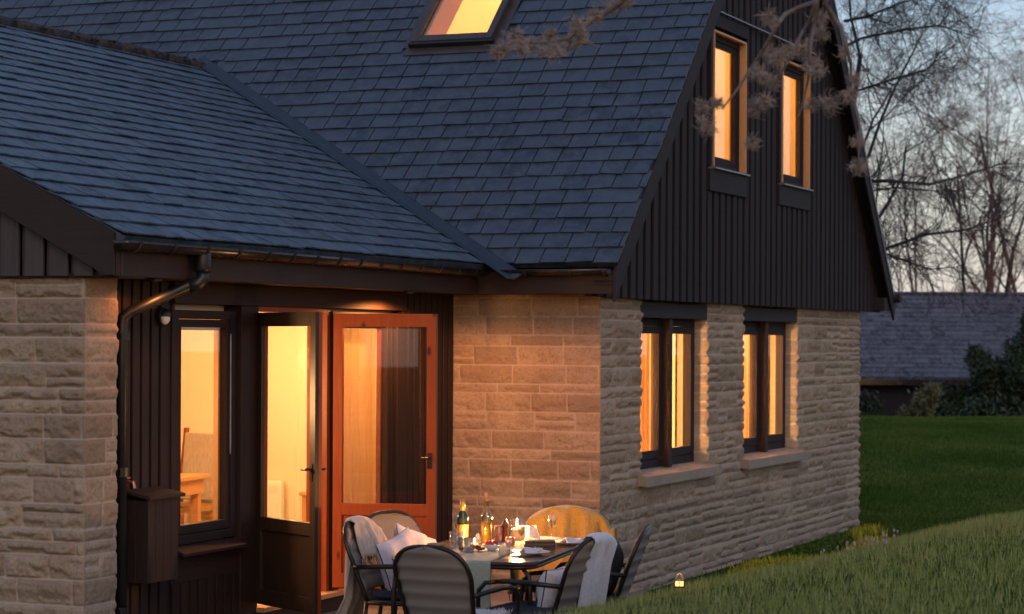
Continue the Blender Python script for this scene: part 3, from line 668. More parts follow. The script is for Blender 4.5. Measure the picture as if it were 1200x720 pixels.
# ---- gable windows, ground floor
for a, b2 in GW:
    X = -.11
    f = MB(); f.box(X-.10, X, a+.003, a+.063, GZ[0]+.02, 2.27, .5); f.box(X-.10, X, b2-.063, b2-.003, GZ[0]+.02, 2.27, .5); f.box(X-.10, X-.002, a+.063, b2-.063, 2.20, 2.27, .5); f.box(X-.10, X-.002, a+.063, b2-.063, GZ[0]+.02, GZ[0]+.10, .5)
    fo = f.build('gable_window', M['gable'], H, tint=True, bevel=.004)
    m_ = (a+b2)/2; s = MB(); s.box(X-.10, X+.085, m_-.045, m_+.045, GZ[0]+.02, 2.27, .9); s.build('mullion', M['wood'], fo, tint=True, bevel=.006)
    for c, d in ((a+.065, m_-.047), (m_+.047, b2-.065)):
        s = MB(); s.box(X-.05, X+.012, c, c+.06, 1.0, 2.198, .5); s.box(X-.05, X+.012, d-.085, d, 1.0, 2.198, .5); s.box(X-.05, X+.01, c+.06, d-.085, 2.13, 2.198, .5); s.box(X-.05, X+.01, c+.06, d-.085, .985, 1.06, .5); s.build('sash', M['gable'], fo, tint=True, bevel=.004)
        s = MB(); s.box(X-.03, X-.024, c+.05, d-.075, 1.05, 2.14); s.build('pane', M['pane'], fo)
    s = MB(); s.box(-.10, .015, a-.0, b2, 2.27, 2.41, .9); s.build('lintel_board', M['gable_y'], fo, tint=True, bevel=.004)
    s = MB(); s.prism([(-.11, a-.10, .79), (.12, a-.10, .772), (.12, a-.10, .868), (-.11, a-.10, .905)], (0, b2-a+.26, 0)); s.build('sill', M['cast_stone'], fo, bevel=.008)
# upper windows
for a, b2 in UW:
    X = .085
    fo = casement('upper_window', a+.024, b2-.024, UZ[0], UZ[1]-.024, X, .055, .05, M['gable'], sash=.05)
    s = MB(); s.box(X-.10, .154, a+.002, a+.022, UZ[0], UZ[1]-.024, .5); s.box(X-.10, .154, b2-.022, b2-.002, UZ[0], UZ[1]-.024, .5); s.box(X-.1, .152, a+.002, b2-.002, UZ[1]-.022, UZ[1]-.002, .5)
    s.build('window_reveal', M['pine'], fo)
    s = MB(); s.box(.105, .150, a-.10, a-.032, UZ[0]-.0, UZ[1]+.03); s.box(.105, .150, b2+.032, b2+.065, UZ[0]-.24, UZ[1]+.03); s.box(.105, .155, a-.10, b2+.06, UZ[1]+.032, UZ[1]+.155); s.build('architrave', M['gable'], fo, bevel=.004)
    s = MB(); s.box(.105, .15, a-.10, b2+.028, UZ[0]-.24, UZ[0]-.03); s.build('apron_board', M['gable_y'], fo, bevel=.004)
    s = MB(); s.prism([(X, a-.03, UZ[0]-.028), (.185, a-.03, UZ[0]-.028), (.185, a-.03, UZ[0]-.012), (X, a-.03, UZ[0]+.004)], (0, b2-a+.06, 0)); s.build('sill', M['lead_lt'], fo)
s = MB(); s.box(.15, .185, UW[0][0]-.12, UW[1][1]+.10, UZ[1]+.170, UZ[1]+.182); s.build('drip_flashing', M['lead_lt'], H)

# ---- rooms
def room(parent, X0, X1, Y0, Y1, Z0, Z1, holes, wall, fl):
    mb = MB(); t = .02
    def wallx(X, sgn, hs):
        ys = sorted(set([Y0, Y1]+[c for h in hs for c in h[:2]])); 
        for a, b2 in zip(ys[:-1], ys[1:]):
            seg = [(Z0, Z1)]
            for h in hs:
                if h[0] <= (a+b2)/2 <= h[1]: seg = [(Z0, h[2]), (h[3], Z1)]
            for lo, hi in seg:
                if hi-lo > 1e-3: mb.box(X, X+sgn*t, a, b2, lo, hi)
    wallx(X1, 1, holes); wallx(X0, -1, []); mb.box(X0, X1, Y0-t, Y0, Z0, Z1); mb.box(X0, X1, Y1, Y1+t, Z0, Z1)
    mb.build('room_wall', wall, parent)
    MB().box(X0, X1, Y0, Y1, Z1+.001, Z1+t).build('room_ceiling', M['ceil'], parent)
    MB().box(X0, X1, Y0, Y1, Z0-t, Z0-.001).build('room_floor', fl, parent)
room(H, -7.0, XE-.13, -5.64, .0, .12, 2.44, [(WY[0]+.03, WY[1]-.03, WZ[0]+.03, WZ[1]-.03), (DY[0]+.0, DY[1], .12, 2.29), (SY[0]+.02, SY[1]-.02, .15, 2.26)], M['plaster'], M['floor'])
room(H, -4.6, -.30, .32, 8.95, .12, 2.60, [(a+.02, b2-.02, .93, 2.25) for a, b2 in GW], M['plaster'], M['floor'])
rl = MB()   # window linings between facing and room
for a, b2 in GW: rl.box(-.30, -.215, a, a+.02, .9, 2.3); rl.box(-.30, -.215, b2-.02, b2, .9, 2.3); rl.box(-.32, -.215, a, b2, .86, .92); rl.box(-.32, -.215, a, b2, 2.25, 2.30)
rl.build('window_lining', M['plaster'], H)
at = MB()   # attic room under the slopes
rl_ = lambda y: zm(y)-.30
ax0, ax1 = -4.6, .0
def sl(x0, x1, y0, y1): at.prism([(x0, y0, rl_(y0)), (x1, y0, rl_(y0)), (x1, y1, rl_(y1)), (x0, y1, rl_(y1))], (0, 0, .02))
ys0, ys1 = 1.84, 3.15
sl(ax0, SK[0]-.0, .6, 4.1); sl(SK[1], ax1, .6, 4.1); sl(SK[0], SK[1], .6, ys0); sl(SK[0], SK[1], ys1, 4.1)
zc_ = rl_(4.1); at.box(ax0, ax1, 4.1, 5.5, zc_, zc_+.02)
at.prism([(ax0, 5.5, zc_), (ax1, 5.5, zc_), (ax1, 8.7, zc_-3.2*1.05), (ax0, 8.7, zc_-3.2*1.05)], (0, 0, .02))
at.prism([(ax0, .6, 2.7), (ax0, 8.7, 2.7), (ax0, 8.7, zc_-3.2*1.05), (ax0, 5.5, zc_), (ax0, 4.1, zc_), (ax0, .6, rl_(.6))], (-.02, 0, 0)); at.box(ax0, ax1, .58, .6, 2.7, 3.4); at.box(ax0, ax1, 8.7, 8.72, 2.7, 3.4)
for a, b2, lo, hi in ((.6, UW[0][0], 2.7, zc_), (UW[0][1], UW[1][0], 2.7, zc_), (UW[1][1], 8.7, 2.7, zc_), (UW[0][0], UW[0][1], 2.7, UZ[0]), (UW[1][0], UW[1][1], 2.7, UZ[0]), (UW[0][0], UW[0][1], UZ[1], zc_), (UW[1][0], UW[1][1], UZ[1], zc_)):
    ta = min(hi, rl_(a) if a < 4.9 else 99, zc_-(a-5.5)*1.05 if a > 5.5 else 99); tb = min(hi, rl_(b2) if b2 < 4.9 else 99, zc_-(b2-5.5)*1.05 if b2 > 5.5 else 99)
    at.prism([(-.03, a, lo), (-.03, b2, lo), (-.03, b2, max(tb, lo+.01)), (-.03, a, max(ta, lo+.01))], (.02, 0, 0))
for x in (SK[0], SK[1]-.02): at.prism([(x, ys0, rl_(ys0)), (x, ys1, rl_(ys1)), (x, ys1+.1, zm(ys1)-.03), (x, ys0+.0, zm(ys0)-.03)], (.02, 0, 0))
at.build('attic_lining', M['plaster'], H); MB().box(ax0, ax1, .6, 8.7, 2.68, 2.70).build('attic_floor', M['floor'], H)

# ---- outside wall things
s = MB(); s.lathe([(.062, -.02), (.066, 0), (.062, .02)], (0, 0, 0), 20)
wl = empty('wall_lamp', (XE+.05, -4.90, 2.21), 0, 'small round unlit lamp on the cladding left of the casement window', 'lamp')
s = MB(); s.tube([(-.03, 0, 0), (.012, 0, 0)], .062, 20); s.build('back_plate', M['black'], wl, smooth=False, bevel=.004)
s = MB(); s.grid(lambda i, j: (.012+.03*math.sin(math.pi/2*(1-j)), .046*math.sin(math.pi/2*j)*math.cos(2*math.pi*i), -.006+.046*math.sin(math.pi/2*j)*math.sin(2*math.pi*i)), 18, 6); s.build('diffuser', M['white'], wl, smooth=True)
s = MB(); s.grid(lambda i, j: (.013+.034*math.sin(math.pi/2*(1-j)), .052*math.sin(math.pi/2*j)*math.cos(math.pi*i), .002+.052*math.sin(math.pi/2*j)*math.sin(math.pi*i)), 12, 6, .003); s.build('hood', M['black'], wl, smooth=True)
bx = empty('wooden_box', (XE, -5.12, .47), 0, 'dark plank cupboard box with a sloping lid beside the black downpipe', 'box')
s = MB()
for k in range(4): s.box(.17, .19, -.19+k*.096, -.19+k*.096+.093, 0, .555, rnd.random())
s.build('front_boards', M['wood'], bx, tint=True, bevel=.003)
s = MB()
for k in range(2): s.box(.03+k*.07, .03+k*.07+.068, -.19, -.172, .0, .54, rnd.random()); s.box(.03+k*.07, .03+k*.07+.068, .172, .19, .0, .54, rnd.random())
s.box(.03, .169, -.17, .17, .0, .02); s.build('side_boards', M['wood'], bx, tint=True, bevel=.003)
s = MB(); s.prism([(.022, -.225, .585), (.225, -.225, .545), (.225, -.225, .568), (.022, -.225, .608)], (0, .45, 0), .8); s.build('lid', M['wood_y'], bx, tint=True, bevel=.004)
tc_ = empty('copper_tap', (XE+.03, -5.33, 1.09), 0, 'small copper tap and pipe above the wooden box', 'tap')
s = MB(); s.tube([(0, 0, -.05), (0, 0, .06)], .012, 8); s.build('riser', M['copper'], tc_); s = MB(); s.tube([(0, 0, .04), (.06, 0, .04), (.07, 0, .0)], .011, 8); s.box(-.02, .02, -.03, .03, .06, .072); s.build('spout', M['copper'], tc_)

# ---- inside things
def curtain(X, y0, y1, z0, z1, along='y', amp=.03, folds=6, label='', X2=None, grp=None, seed=0):
    q = random.Random(seed); ph = q.random()*6; mb = MB()
    def fn(i, j):
        a = amp*(math.sin(i*folds*6.283+ph)+.35*math.sin(i*folds*13.1+ph*2+j*1.5))*(.75+.35*(1-j)); t = y0+(y1-y0)*i+.012*math.sin(j*5+ph)
        return (X+a, t, z0+(z1-z0)*j) if along == 'y' else (t, X+a, z0+(z1-z0)*j)
    mb.grid(fn, folds*10, 14, .004); return tag(mb.build('curtain', M['curtain'], smooth=True), label, 'curtain', grp)
curtain(XE-.25, -1.66, -1.02, .14, 2.36, folds=5, label='cream curtain gathered behind the side light of the red door', seed=1)
k = 0
for (a, b2), nm_ in zip(GW, ('nearer', 'farther')):
    m_ = (a+b2)/2
    curtain(-.44, a-.22, a+.42, .5, 2.45, label='cream curtain at the near side of the %s ground floor gable window' % nm_, seed=3+k, folds=5)
    curtain(-.44, m_+.16, m_+.62, .5, 2.45, label='cream curtain at the middle of the %s ground floor gable window' % nm_, seed=13+k, folds=4)
    curtain(-.46, b2-.20, b2+.28, .5, 2.45, label='cream curtain at the far side of the %s ground floor gable window' % nm_, seed=23+k, folds=4); k += 1
rd_ = empty('radiator', (-3.32, -.03, .34), 0, 'white panel radiator on the back wall seen through the dark door', 'radiator')
s = MB(); s.box(-.36, .36, -.075, 0, 0, .46); s.build('panel', M['white'], rd_, bevel=.015); s = MB()
for i in range(15): s.box(-.31+i*.042, -.31+i*.042+.026, -.082, -.076, .37, .42)
s.build('grille', M['ceil'], rd_)
bs = empty('side_table', (-2.25, -.45, .12), 0, 'small pine side table to the right of the radiator', 'table')
s = MB(); s.box(-.25, .25, -.2, .2, .60, .63); s.build('table_top', M['pine'], bs, bevel=.005)
for sx in (-1, 1):
    for sy in (-1, 1): s = MB(); s.box(sx*.21-.02, sx*.21+.02, sy*.16-.02, sy*.16+.02, 0, .6); s.build('leg', M['pine'], bs)
tb = empty('dining_table', (-3.95, -1.15, .12), R(8), 'pale pine dining table inside behind the casement window', 'table')
s = MB(); s.box(-.65, .65, -.42, .42, .73, .765); s.build('table_top', M['pine'], tb, bevel=.006)
s = MB(); s.box(-.6, .6, -.37, -.345, .60, .729); s.box(-.6, .6, .345, .37, .60, .729); s.box(-.6, -.575, -.345, .345, .6, .729); s.box(.575, .6, -.345, .345, .6, .729); s.build('apron', M['pine'], tb)
for sx in (-1, 1):
    for sy in (-1, 1): s = MB(); s.box(sx*.55-.035, sx*.55+.035, sy*.32-.035, sy*.32+.035, 0, .729); s.build('leg', M['pine'], tb, bevel=.003)
ic = empty('dining_chair', (-3.75, -.50, .12), R(165), 'cream high backed dining chair behind the indoor pine table', 'chair')
s = MB(); s.box(-.23, .23, -.22, .22, .42, .48); s.build('seat', M['curtain'], ic, bevel=.02)
s = MB(); s.prism([(-.22, -.20, .5), (-.22, -.26, 1.10), (-.22, -.30, 1.10), (-.22, -.24, .5)], (.44, 0, 0)); s.build('backrest', M['beige'], ic, bevel=.015)
for sx in (-1, 1): s = MB(); s.prism([(sx*.235-.015, -.19, .42), (sx*.235-.015, -.28, 1.14), (sx*.235-.015, -.32, 1.14), (sx*.235-.015, -.24, .42)], (.03, 0, 0)); s.build('back_post', M['mill'], ic)
for sx in (-1, 1):
    for sy in (-1, 1): s = MB(); s.box(sx*.2-.02, sx*.2+.02, sy*.2-.02, sy*.2+.02, 0, .42); s.build('leg', M['pine'], ic)

# ------------------------------------------------------------------ garden chairs
def back_y(z): return -.225-.17*max(0, (z-.44))/.5-.05*max(0, z-.75)
def arch(n=22, inset=0.):
    pts = []; zb, zs, zt, wb, wt = .44, .74, .93, .225, .262
    for k in range(6): t = k/6; z = zb+(zs-zb)*t; pts.append((wb+(wt-wb)*t-inset, z))
    for k in range(n+1):
        q = math.pi*k/n; c, s_ = math.cos(q), math.sin(q)
        pts.append(((abs(c)**.75)*(1 if c > 0 else -1)*(wt-inset), zs+(zt-zs-inset)*abs(s_)**.8))
    for k in range(5, -1, -1): t = k/6; z = zb+(zs-zb)*t; pts.append((-(wb+(wt-wb)*t-inset), z))
    return pts
def halfw(z):
    zb, zs, zt, wb, wt = .44, .74, .93, .225, .262
    if z <= zs: return wb+(wt-wb)*(z-zb)/(zs-zb)
    s_ = min(1, (z-zs)/(zt-zs))**(1/.8); return wt*max(0, 1-s_*s_)**(.375)
def make_chair():
    e = empty('garden_chair')
    a = MB(); P = [(x, back_y(z), z) for x, z in arch()]; a.tube(P, .0135, 8); a.build('back_frame', M['frame'], e, smooth=True)
    a = MB()
    def pan(i, j):
        z = .50+(.935-.50)*j; w = halfw(z)-.010; x = (i*2-1)*w
        return (x, back_y(z)-.035*(1-(i*2-1)**2)+.011*abs(math.sin(j*math.pi*5.5))-.004, z)
    a.grid(pan, 16, 40, .014); a.build('backrest', M['textile'], e, smooth=True)
    for s_ in (-1, 1):
        a = MB(); a.tube([(s_*.235, back_y(.44), .44), (s_*.238, -.245, .25), (s_*.245, -.285, 0)], [.0135, .013, .012], 8); a.build('leg', M['frame'], e, smooth=True)
        a = MB(); a.tube([(s_*.262, .10, .665), (s_*.272, .165, .655), (s_*.272, .205, .61), (s_*.262, .215, .54), (s_*.25, .215, .42), (s_*.25, .235, 0)], [.0135]*5+[.012], 8); a.build('leg', M['frame'], e, smooth=True)
        a = MB(); a.tube([(s_*.262, back_y(.66), .655), (s_*.272, -.10, .668), (s_*.272, .02, .672), (s_*.262, .10, .665)], [.014, .016, .016, .0135], 8); a.build('armrest', M['frame'], e, smooth=True)
    a = MB(); a.tube([(.235, back_y(.44), .43), (.25, .21, .43)], .012, 8); a.tube([(-.235, back_y(.44), .43), (-.25, .21, .43)], .012, 8); a.tube([(-.25, .21, .43), (.25, .21, .43)], .012, 8); a.tube([(-.235, back_y(.44), .43), (.235, back_y(.44), .43)], .012, 8)
    a.build('seat_frame', M['frame'], e, smooth=True)
    a = MB(); a.box(-.235, .235, -.21, .205, .432, .444); a.build('seat', M['textile'], e, bevel=.004)
    return e
def dirang(a):   # heading a degrees to the right of the camera's forward
    v = CF*math.cos(R(a))+CR*math.sin(R(a)); return math.atan2(v.y, v.x)-math.pi/2
chair0 = make_chair()
FZ = -.028
KW = 1.14
CH = [  # r, d of the seat centre; heading; label
 ('front', -.28, 13.32, 27, 'garden chair nearest the bank, its ribbed taupe back turned to the viewer'),
 ('left', -.60, 14.72, 108, 'garden chair in front of the red door with a fringed throw and a large pillow'),
 ('rear', -.50, 15.30, 125, 'garden chair against the cladding behind the rumpled pale pillow'),
 ('ochre', .34, 15.50, 188, 'garden chair by the stone corner hidden under the ochre throw'),
 ('far', .44, 14.45, -80, 'garden chair closest to the gable wall, behind the one with the blue grey blanket'),
 ('towel', .14, 13.85, -64, 'garden chair carrying the blue grey blanket on its back')]
CP = {}
def copy_tree(o, parent=None):
    c = o.copy(); COL.objects.link(c); c.parent = parent
    for ch in list(o.children): copy_tree(ch, c)
    return c
for i, (k, r, d, a, lab) in enumerate(CH):
    c = chair0 if i == 0 else copy_tree(chair0)
    x, y = ground_xy(r, d); c.location = (x, y, FZ); c.rotation_euler = (0, 0, dirang(a)); c.scale = (.93 if k == 'front' else KW, 1.05, 1); tag(c, lab, 'chair', 'garden chairs round the table')
    CP[k] = (Vector((x, y, FZ)), dirang(a))
def on_chair(k, o): o.location = CP[k][0]; o.rotation_euler = (0, 0, CP[k][1]); o.scale = (.93 if k == 'front' else KW, 1.05, 1); return o
def pad(mb, sx, sy, sz, c=(0, 0, 0), n=14, pw=.35):
    def sup(q, e): return math.copysign(abs(q)**e, q)
    V = []; 
    for j in range(n+1):
        ph = -math.pi/2+math.pi*j/n
        for i in range(2*n):
            t = 2*math.pi*i/(2*n); V.append((c[0]+sx*sup(math.cos(ph), .6)*sup(math.cos(t), pw), c[1]+sy*sup(math.cos(ph), .6)*sup(math.sin(t), pw), c[2]+sz*sup(math.sin(ph), .9)))
    F = [(j*2*n+i, j*2*n+(i+1) % (2*n), (j+1)*2*n+(i+1) % (2*n), (j+1)*2*n+i) for j in range(n) for i in range(2*n)]
    mb.add(V, F); return mb
for k, lab in (('front', 'navy seat cushion on the chair with its back to the viewer'), ('left', 'navy seat cushion under the large lilac pillow'), ('rear', 'navy seat cushion on the chair against the cladding'),
               ('ochre', 'navy seat cushion on the chair with the ochre throw'), ('far', 'navy seat cushion on the chair closest to the gable wall'), ('towel', 'navy seat cushion on the chair with the blue grey blanket')):
    a = pad(MB(), .245, .225, .032, (0, 0, .477)); on_chair(k, tag(a.build('seat_cushion', M['cushion'], smooth=True), lab, 'cushion', 'navy seat cushions'))
# pillows
def pillow(k, loc, rot, sx, sy, mat, label, cat='pillow', crease=0.):
    mb = MB(); n = 22
    for sgn in (1, -1):
        def fn(i, j):
            u, v_ = i*2-1, j*2-1; t = ((1-abs(u)**3)*(1-abs(v_)**3))**.5; pin = 1-.06*(1-abs(u))*0
            w = .012*math.sin(u*7+v_*4)*t+crease*math.sin(u*5+1.3*v_)*t
            return (u*sx*(1-.07*(1-v_*v_)), sgn*(.075*t+.004)+w, v_*sy*(1-.07*(1-u*u)))
        mb.grid(fn, n, n)
    o = mb.build('pillow', mat, smooth=True); p, a = CP[k]
    o.location = p+Matrix.Rotation(a, 3, 'Z') @ Vector(loc); o.rotation_euler = (Matrix.Rotation(a, 3, 'Z') @ Matrix.Rotation(rot[2], 3, 'Z') @ Matrix.Rotation(rot[0], 3, 'X') @ Matrix.Rotation(rot[1], 3, 'Y')).to_euler()
    return tag(o, label, cat)
pillow('left', (.02, -.10, .66), (R(14), R(12), R(-12)), .21, .19, M['lilac'], 'large lilac grey pillow standing on the chair with the fringed throw')
pillow('rear', (.06, -.12, .66), (R(16), R(-20), 0), .20, .17, M['napkin'], 'rumpled pale pillow on the chair against the cladding', crease=.03)
pillow('far', (0, -.16, .66), (R(14), R(5), 0), .19, .19, M['cushion'], 'dark pillow on the chair closest to the gable wall')
pillow('towel', (.05, -.12, .60), (R(10), R(0), 0), .18, .13, M['napkin'], 'small whitish pillow on the chair with the blue grey blanket')
# throws
def throw(k, x0, x1, front, back, mat, label, seed, skew=0., flare=1., top=.93, fold=.018, nf=3, fringe=0, gap=.034, out=.10):
    q = random.Random(seed); mb = MB(); ph = q.random()*6; L = front+back+.06; nu, nv = 34, 44
    xc, hwid = (x0+x1)/2, (x1-x0)/2
    def path(i, j):
        s_ = j*L; x = x0+(x1-x0)*i; ht = min(top, .74+(.93-.74)*max(0, 1-(min(abs(x), .257)/.262)**2)**.42)
        if s_ < front: z = ht-(front-s_); y = back_y(z)+gap; hang = front-s_
        elif s_ > front+.06: z = ht-(s_-front-.06); y = back_y(z)-gap-.01; hang = s_-front-.06
        else:
            t = (s_-front)/.06*math.pi; z = ht+.022*math.sin(t); y = back_y(ht)+gap*math.cos(t); hang = 0
        w = fold*min(1, hang*5+.25)*(math.sin(i*nf*6.283+ph+hang*1.5)+.4*math.sin(i*nf*15+ph*3-hang*4))
        sc = 1+(flare-1)*min(1, hang/.5); y = y+(w if s_ < front else -w)+(0 if s_ < front else -out*max(0, hang-.12))
        return (xc+(x-xc)*sc+skew*hang, y, z)
    mb.grid(path, nu, nv, .006)
    if fringe:
        for kk in range(fringe):
            i = (kk+.5)/fringe
            p = path(i, 1); f = q.uniform(.05, .09); mb.tube([p, (p[0]+q.uniform(-.012, .012), p[1]+q.uniform(-.01, .01), p[2]-f*.5), (p[0]+q.uniform(-.02, .02), p[1]+q.uniform(-.015, .015), p[2]-f)], [.004, .003, .0018], 4, False)
            p = path(i, 0); mb.tube([p, (p[0], p[1]+.004, p[2]-f*.6)], [.004, .002], 4, False)
    return on_chair(k, tag(mb.build('throw_blanket', mat, smooth=True), label, 'blanket'))
throw('ochre', -.29, .30, .42, .50, M['ochre'], 'ochre wool throw spread over the chair back by the stone corner', 1, flare=1.15, fold=.045, nf=4, fringe=26, gap=.07)
throw('left', -.23, .12, .22, .72, M['beige'], 'pale beige fringed throw hanging behind the chair in front of the red door', 2, flare=1.15, nf=3, fringe=30, fold=.032, out=.40)
throw('towel', -.10, .20, .30, .42, M['bluegrey'], 'folded blue grey blanket hung over a chair back near the bank', 5, skew=.12, nf=2, fold=.022)
# fluffy sheepskin edge on the front chair
fz = MB(); 
for kk in range(900):
    x = rnd.choice((-1, 1))*rnd.uniform(.15, .27) if kk % 3 else rnd.uniform(-.2, .25); y = rnd.uniform(-.2, .2); z = .51+rnd.uniform(-.01, .01)
    if abs(x) > .25: z -= rnd.uniform(0, .09)
    fz.tube([(x, y, z), (x+rnd.uniform(-.012, .012), y+rnd.uniform(-.012, .012), z+rnd.uniform(.008, .022))], [.003, .001], 3, False)
pad(fz, .235, .20, .012, (0, 0, .513))
on_chair('front', tag(fz.build('sheepskin', M['napkin']), 'white sheepskin on the seat of the chair nearest the bank', 'sheepskin'))

# ------------------------------------------------------------------ table
ta = 14
tx, ty = ground_xy(.137, 13.72); tdir = CF*math.cos(R(ta))+CR*math.sin(R(ta)); tside = Vector((tdir.y, -tdir.x, 0)).normalized()
TW, TL = .92, 1.45
tcn = Vector((tx, ty, 0))+tdir*(TL/2)-tside*(TW/2)
T = empty('garden_table', (tcn.x, tcn.y, FZ), math.atan2(tdir.y, tdir.x)-math.pi/2, 'brown rounded garden table laid for dinner on the patio', 'table')
def rrect(w, l, r, n=6):
    pts = []
    for cx, cy, a0 in ((w/2-r, l/2-r, 0), (-w/2+r, l/2-r, 90), (-w/2+r, -l/2+r, 180), (w/2-r, -l/2+r, 270)):
        for k in range(n+1): q = R(a0+90*k/n); pts.append((cx+r*math.cos(q), cy+r*math.sin(q)))
    return pts
TZ = .74-FZ
a = MB(); a.prism([(x, y, TZ-.022) for x, y in rrect(TW, TL, .14)], (0, 0, .022)); a.build('table_top', M['tabletop'], T, bevel=.006)
a = MB(); pr = rrect(TW-.03, TL-.03, .13); a.tube([(x, y, TZ-.035) for x, y in pr+[pr[0]]], .012, 6, False); a.build('edge_frame', M['frame'], T, smooth=True)
for sx in (-1, 1):
    for sy in (-1, 1):
        a = MB(); a.tube([(sx*.20, sy*(TL/2-.10), TZ-.03), (sx*(TW/2-.09), sy*(TL/2-.08), TZ-.04), (sx*(TW/2-.045), sy*(TL/2-.06), TZ-.09), (sx*(TW/2-.035), sy*(TL/2-.055), TZ-.2), (sx*(TW/2-.02), sy*(TL/2-.04), 0)], .015, 8); a.build('leg', M['frame'], T, smooth=True)
TT = .7415
# runner lies on the table along its length and hangs over the near end
rn = MB()
def rf(i, j):
    s_ = j*(TL+.40); x = -.02+(i-.5)*.43
    if s_ < .38: y, z = -TL/2-.012+.004*math.sin(i*9), TZ-.38+s_
    elif s_ < .42: t = (s_-.38)/.04*math.pi/2; y, z = -TL/2-.012+.02*math.sin(t), TZ+.003*math.sin(t)
    else: y, z = -TL/2+.01+(s_-.42), TZ+.003
    if z < TZ-.02: y -= .008*math.sin(i*12+z*6)*(TZ-z)/.3
    return (x, y, z)
rn.grid(rf, 20, 90, .0035); ro_ = rn.build('table_runner', M['runner'], smooth=True); ro_.location = T.location; ro_.rotation_euler = T.rotation_euler; tag(ro_, 'sage green table runner hanging over the near end of the table', 'table runner')

def at(px, py, z=TT): p = spot(px, py, z); return (p.x, p.y, z+.004)
def pieces(name, loc, label, cat, parts, group=None, rz=0):
    e = empty(name, loc, rz, label, cat, group)
    for nm_, mb, mat in parts: mb.build(nm_, mat, e, smooth=True)
    return e
L = lambda prof, n=20, c=(0, 0, 0): MB().lathe(prof, c, n)
BOT = [(.034, 0), (.037, .008), (.037, .175), (.033, .20), (.017, .225), (.0145, .24), (.0145, .292), (.016, .296)]
pieces('wine_bottle', at(570, 640), 'clear wine bottle of white wine standing in the middle of the table', 'bottle',
       [('bottle_body', L(BOT), M['wineglass']), ('wine', L([(.033, .006), (.033, .15)]), M['goldfoil']), ('stopper', L([(.010, .285), (.013, .30), (.010, .335), (.006, .345)]), M['copper'])])
pieces('wine_bottle', at(542, 641), 'dark green bottle with a gold neck at the left end of the table', 'bottle',
       [('bottle_body', L(BOT), M['greenglass']), ('neck_foil', L([(.0165, .228), (.0165, .30)]), M['goldfoil']), ('paper_label', L([(.0375, .06), (.0375, .14)], cap=False) if 0 else MB().lathe([(.0376, .06), (.0376, .14)], (0, 0, 0), 20, False), M['goldfoil'])])
TUM = [(.028, .002), (.031, 0), (.036, .09), (.0345, .09), (.029, .008), (.0001, .007)]
def tumbler(px, py, label, s_=1.): 
    e = empty('tumbler', at(px, py), 0, label, 'glass'); MB().lathe([(r*s_, z*s_) for r, z in TUM], (0, 0, 0), 20, False).build('bowl', M['glassware'], e, smooth=True)
    MB().lathe([(.0285*s_, .004), (.033*s_, .045*s_)], (0, 0, 0), 16).build('water', M['glassware'], e, smooth=True)
tumbler(591, 654, 'clear tumbler at the near edge of the table', 1.1)
tumbler(535, 646, 'tall clear tumbler left of the green bottle', 1.3)
tumbler(549, 648, 'clear tumbler between the green bottle and the grapes', 1.0)
def flute(px, py, label, s_=1.):
    e = empty('champagne_glass', at(px, py), 0, label, 'glass')
    MB().lathe([(.032*s_, 0), (.030*s_, .003), (.004, .008), (.0035, .085*s_)], (0, 0, 0), 18, False).build('stem', M['glassware'], e, smooth=True)
    MB().lathe([(.004, .085*s_), (.022*s_, .115*s_), (.030*s_, .19*s_), (.029*s_, .19*s_), (.021*s_, .117*s_), (.003, .09*s_)], (0, 0, 0), 18, False).build('bowl', M['glassware'], e, smooth=True)
    MB().lathe([(.003, .092*s_), (.020*s_, .118*s_), (.024*s_, .15*s_)], (0, 0, 0), 18).build('drink', M['wineglass'], e, smooth=True)
flute(647, 637, 'champagne glass in front of the ochre throw')
flute(611, 646, 'wine glass next to the lit candle', 1.0)
flute(535, 636, 'stem glass at the far left end of the table', .95)
# candle in a hurricane glass
cx = at(606, 634)
cd = empty('candle', cx, 0, 'lit pink candle in a glass holder in the middle of the table', 'candle')
MB().lathe([(.026, 0), (.026, .075), (.022, .08)], (0, 0, 0), 18).build('wax', M['wax'], cd, smooth=True)
MB().lathe([(.042, 0), (.045, .01), (.045, .145), (.043, .145), (.043, .012), (.001, .01)], (0, 0, 0), 22, False).build('holder', M['glassware'], cd, smooth=True)
MB().lathe([(.002, .082), (.0075, .094), (.0085, .106), (.005, .124), (.0008, .142)], (0, 0, 0), 12).build('flame', M['flame'], cd, smooth=True)
cd2 = empty('tealight', at(598, 640), 0, 'small copper tealight cup left of the candle', 'tealight')
MB().lathe([(.026, 0), (.032, .01), (.032, .052), (.029, .052), (.026, .012)], (0, 0, 0), 18, False).build('cup', M['copper'], cd2, smooth=True)
MB().lathe([(.022, .012), (.022, .03)], (0, 0, 0), 14).build('wax', M['wax'], cd2, smooth=True); MB().lathe([(.001, .031), (.005, .038), (.004, .047), (.0006, .058)], (0, 0, 0), 10).build('flame', M['flame'], cd2, smooth=True)
pieces('pepper_mill', at(592, 636), 'turned red brown pepper mill behind the tealight', 'pepper mill', [('mill_body', L([(.024, 0), (.026, .01), (.019, .035), (.023, .055), (.015, .08), (.024, .10), (.024, .12), (.012, .138), (.010, .15)]), M['mill'])])
pieces('copper_pot', at(584, 636), 'pink copper pot beside the pepper mill', 'pot', [('pot_body', L([(.026, 0), (.03, .01), (.03, .10), (.027, .105)]), M['copper'])])
pieces('salt_shaker', at(560, 637), 'small white shaker behind the fruit bowl', 'shaker', [('shaker_body', L([(.016, 0), (.018, .03), (.012, .055), (.004, .062)]), M['china'])])
cd3 = empty('tealight', at(556, 643), 0, 'lit tealight in a clear cup between the bottles and the grapes', 'tealight')
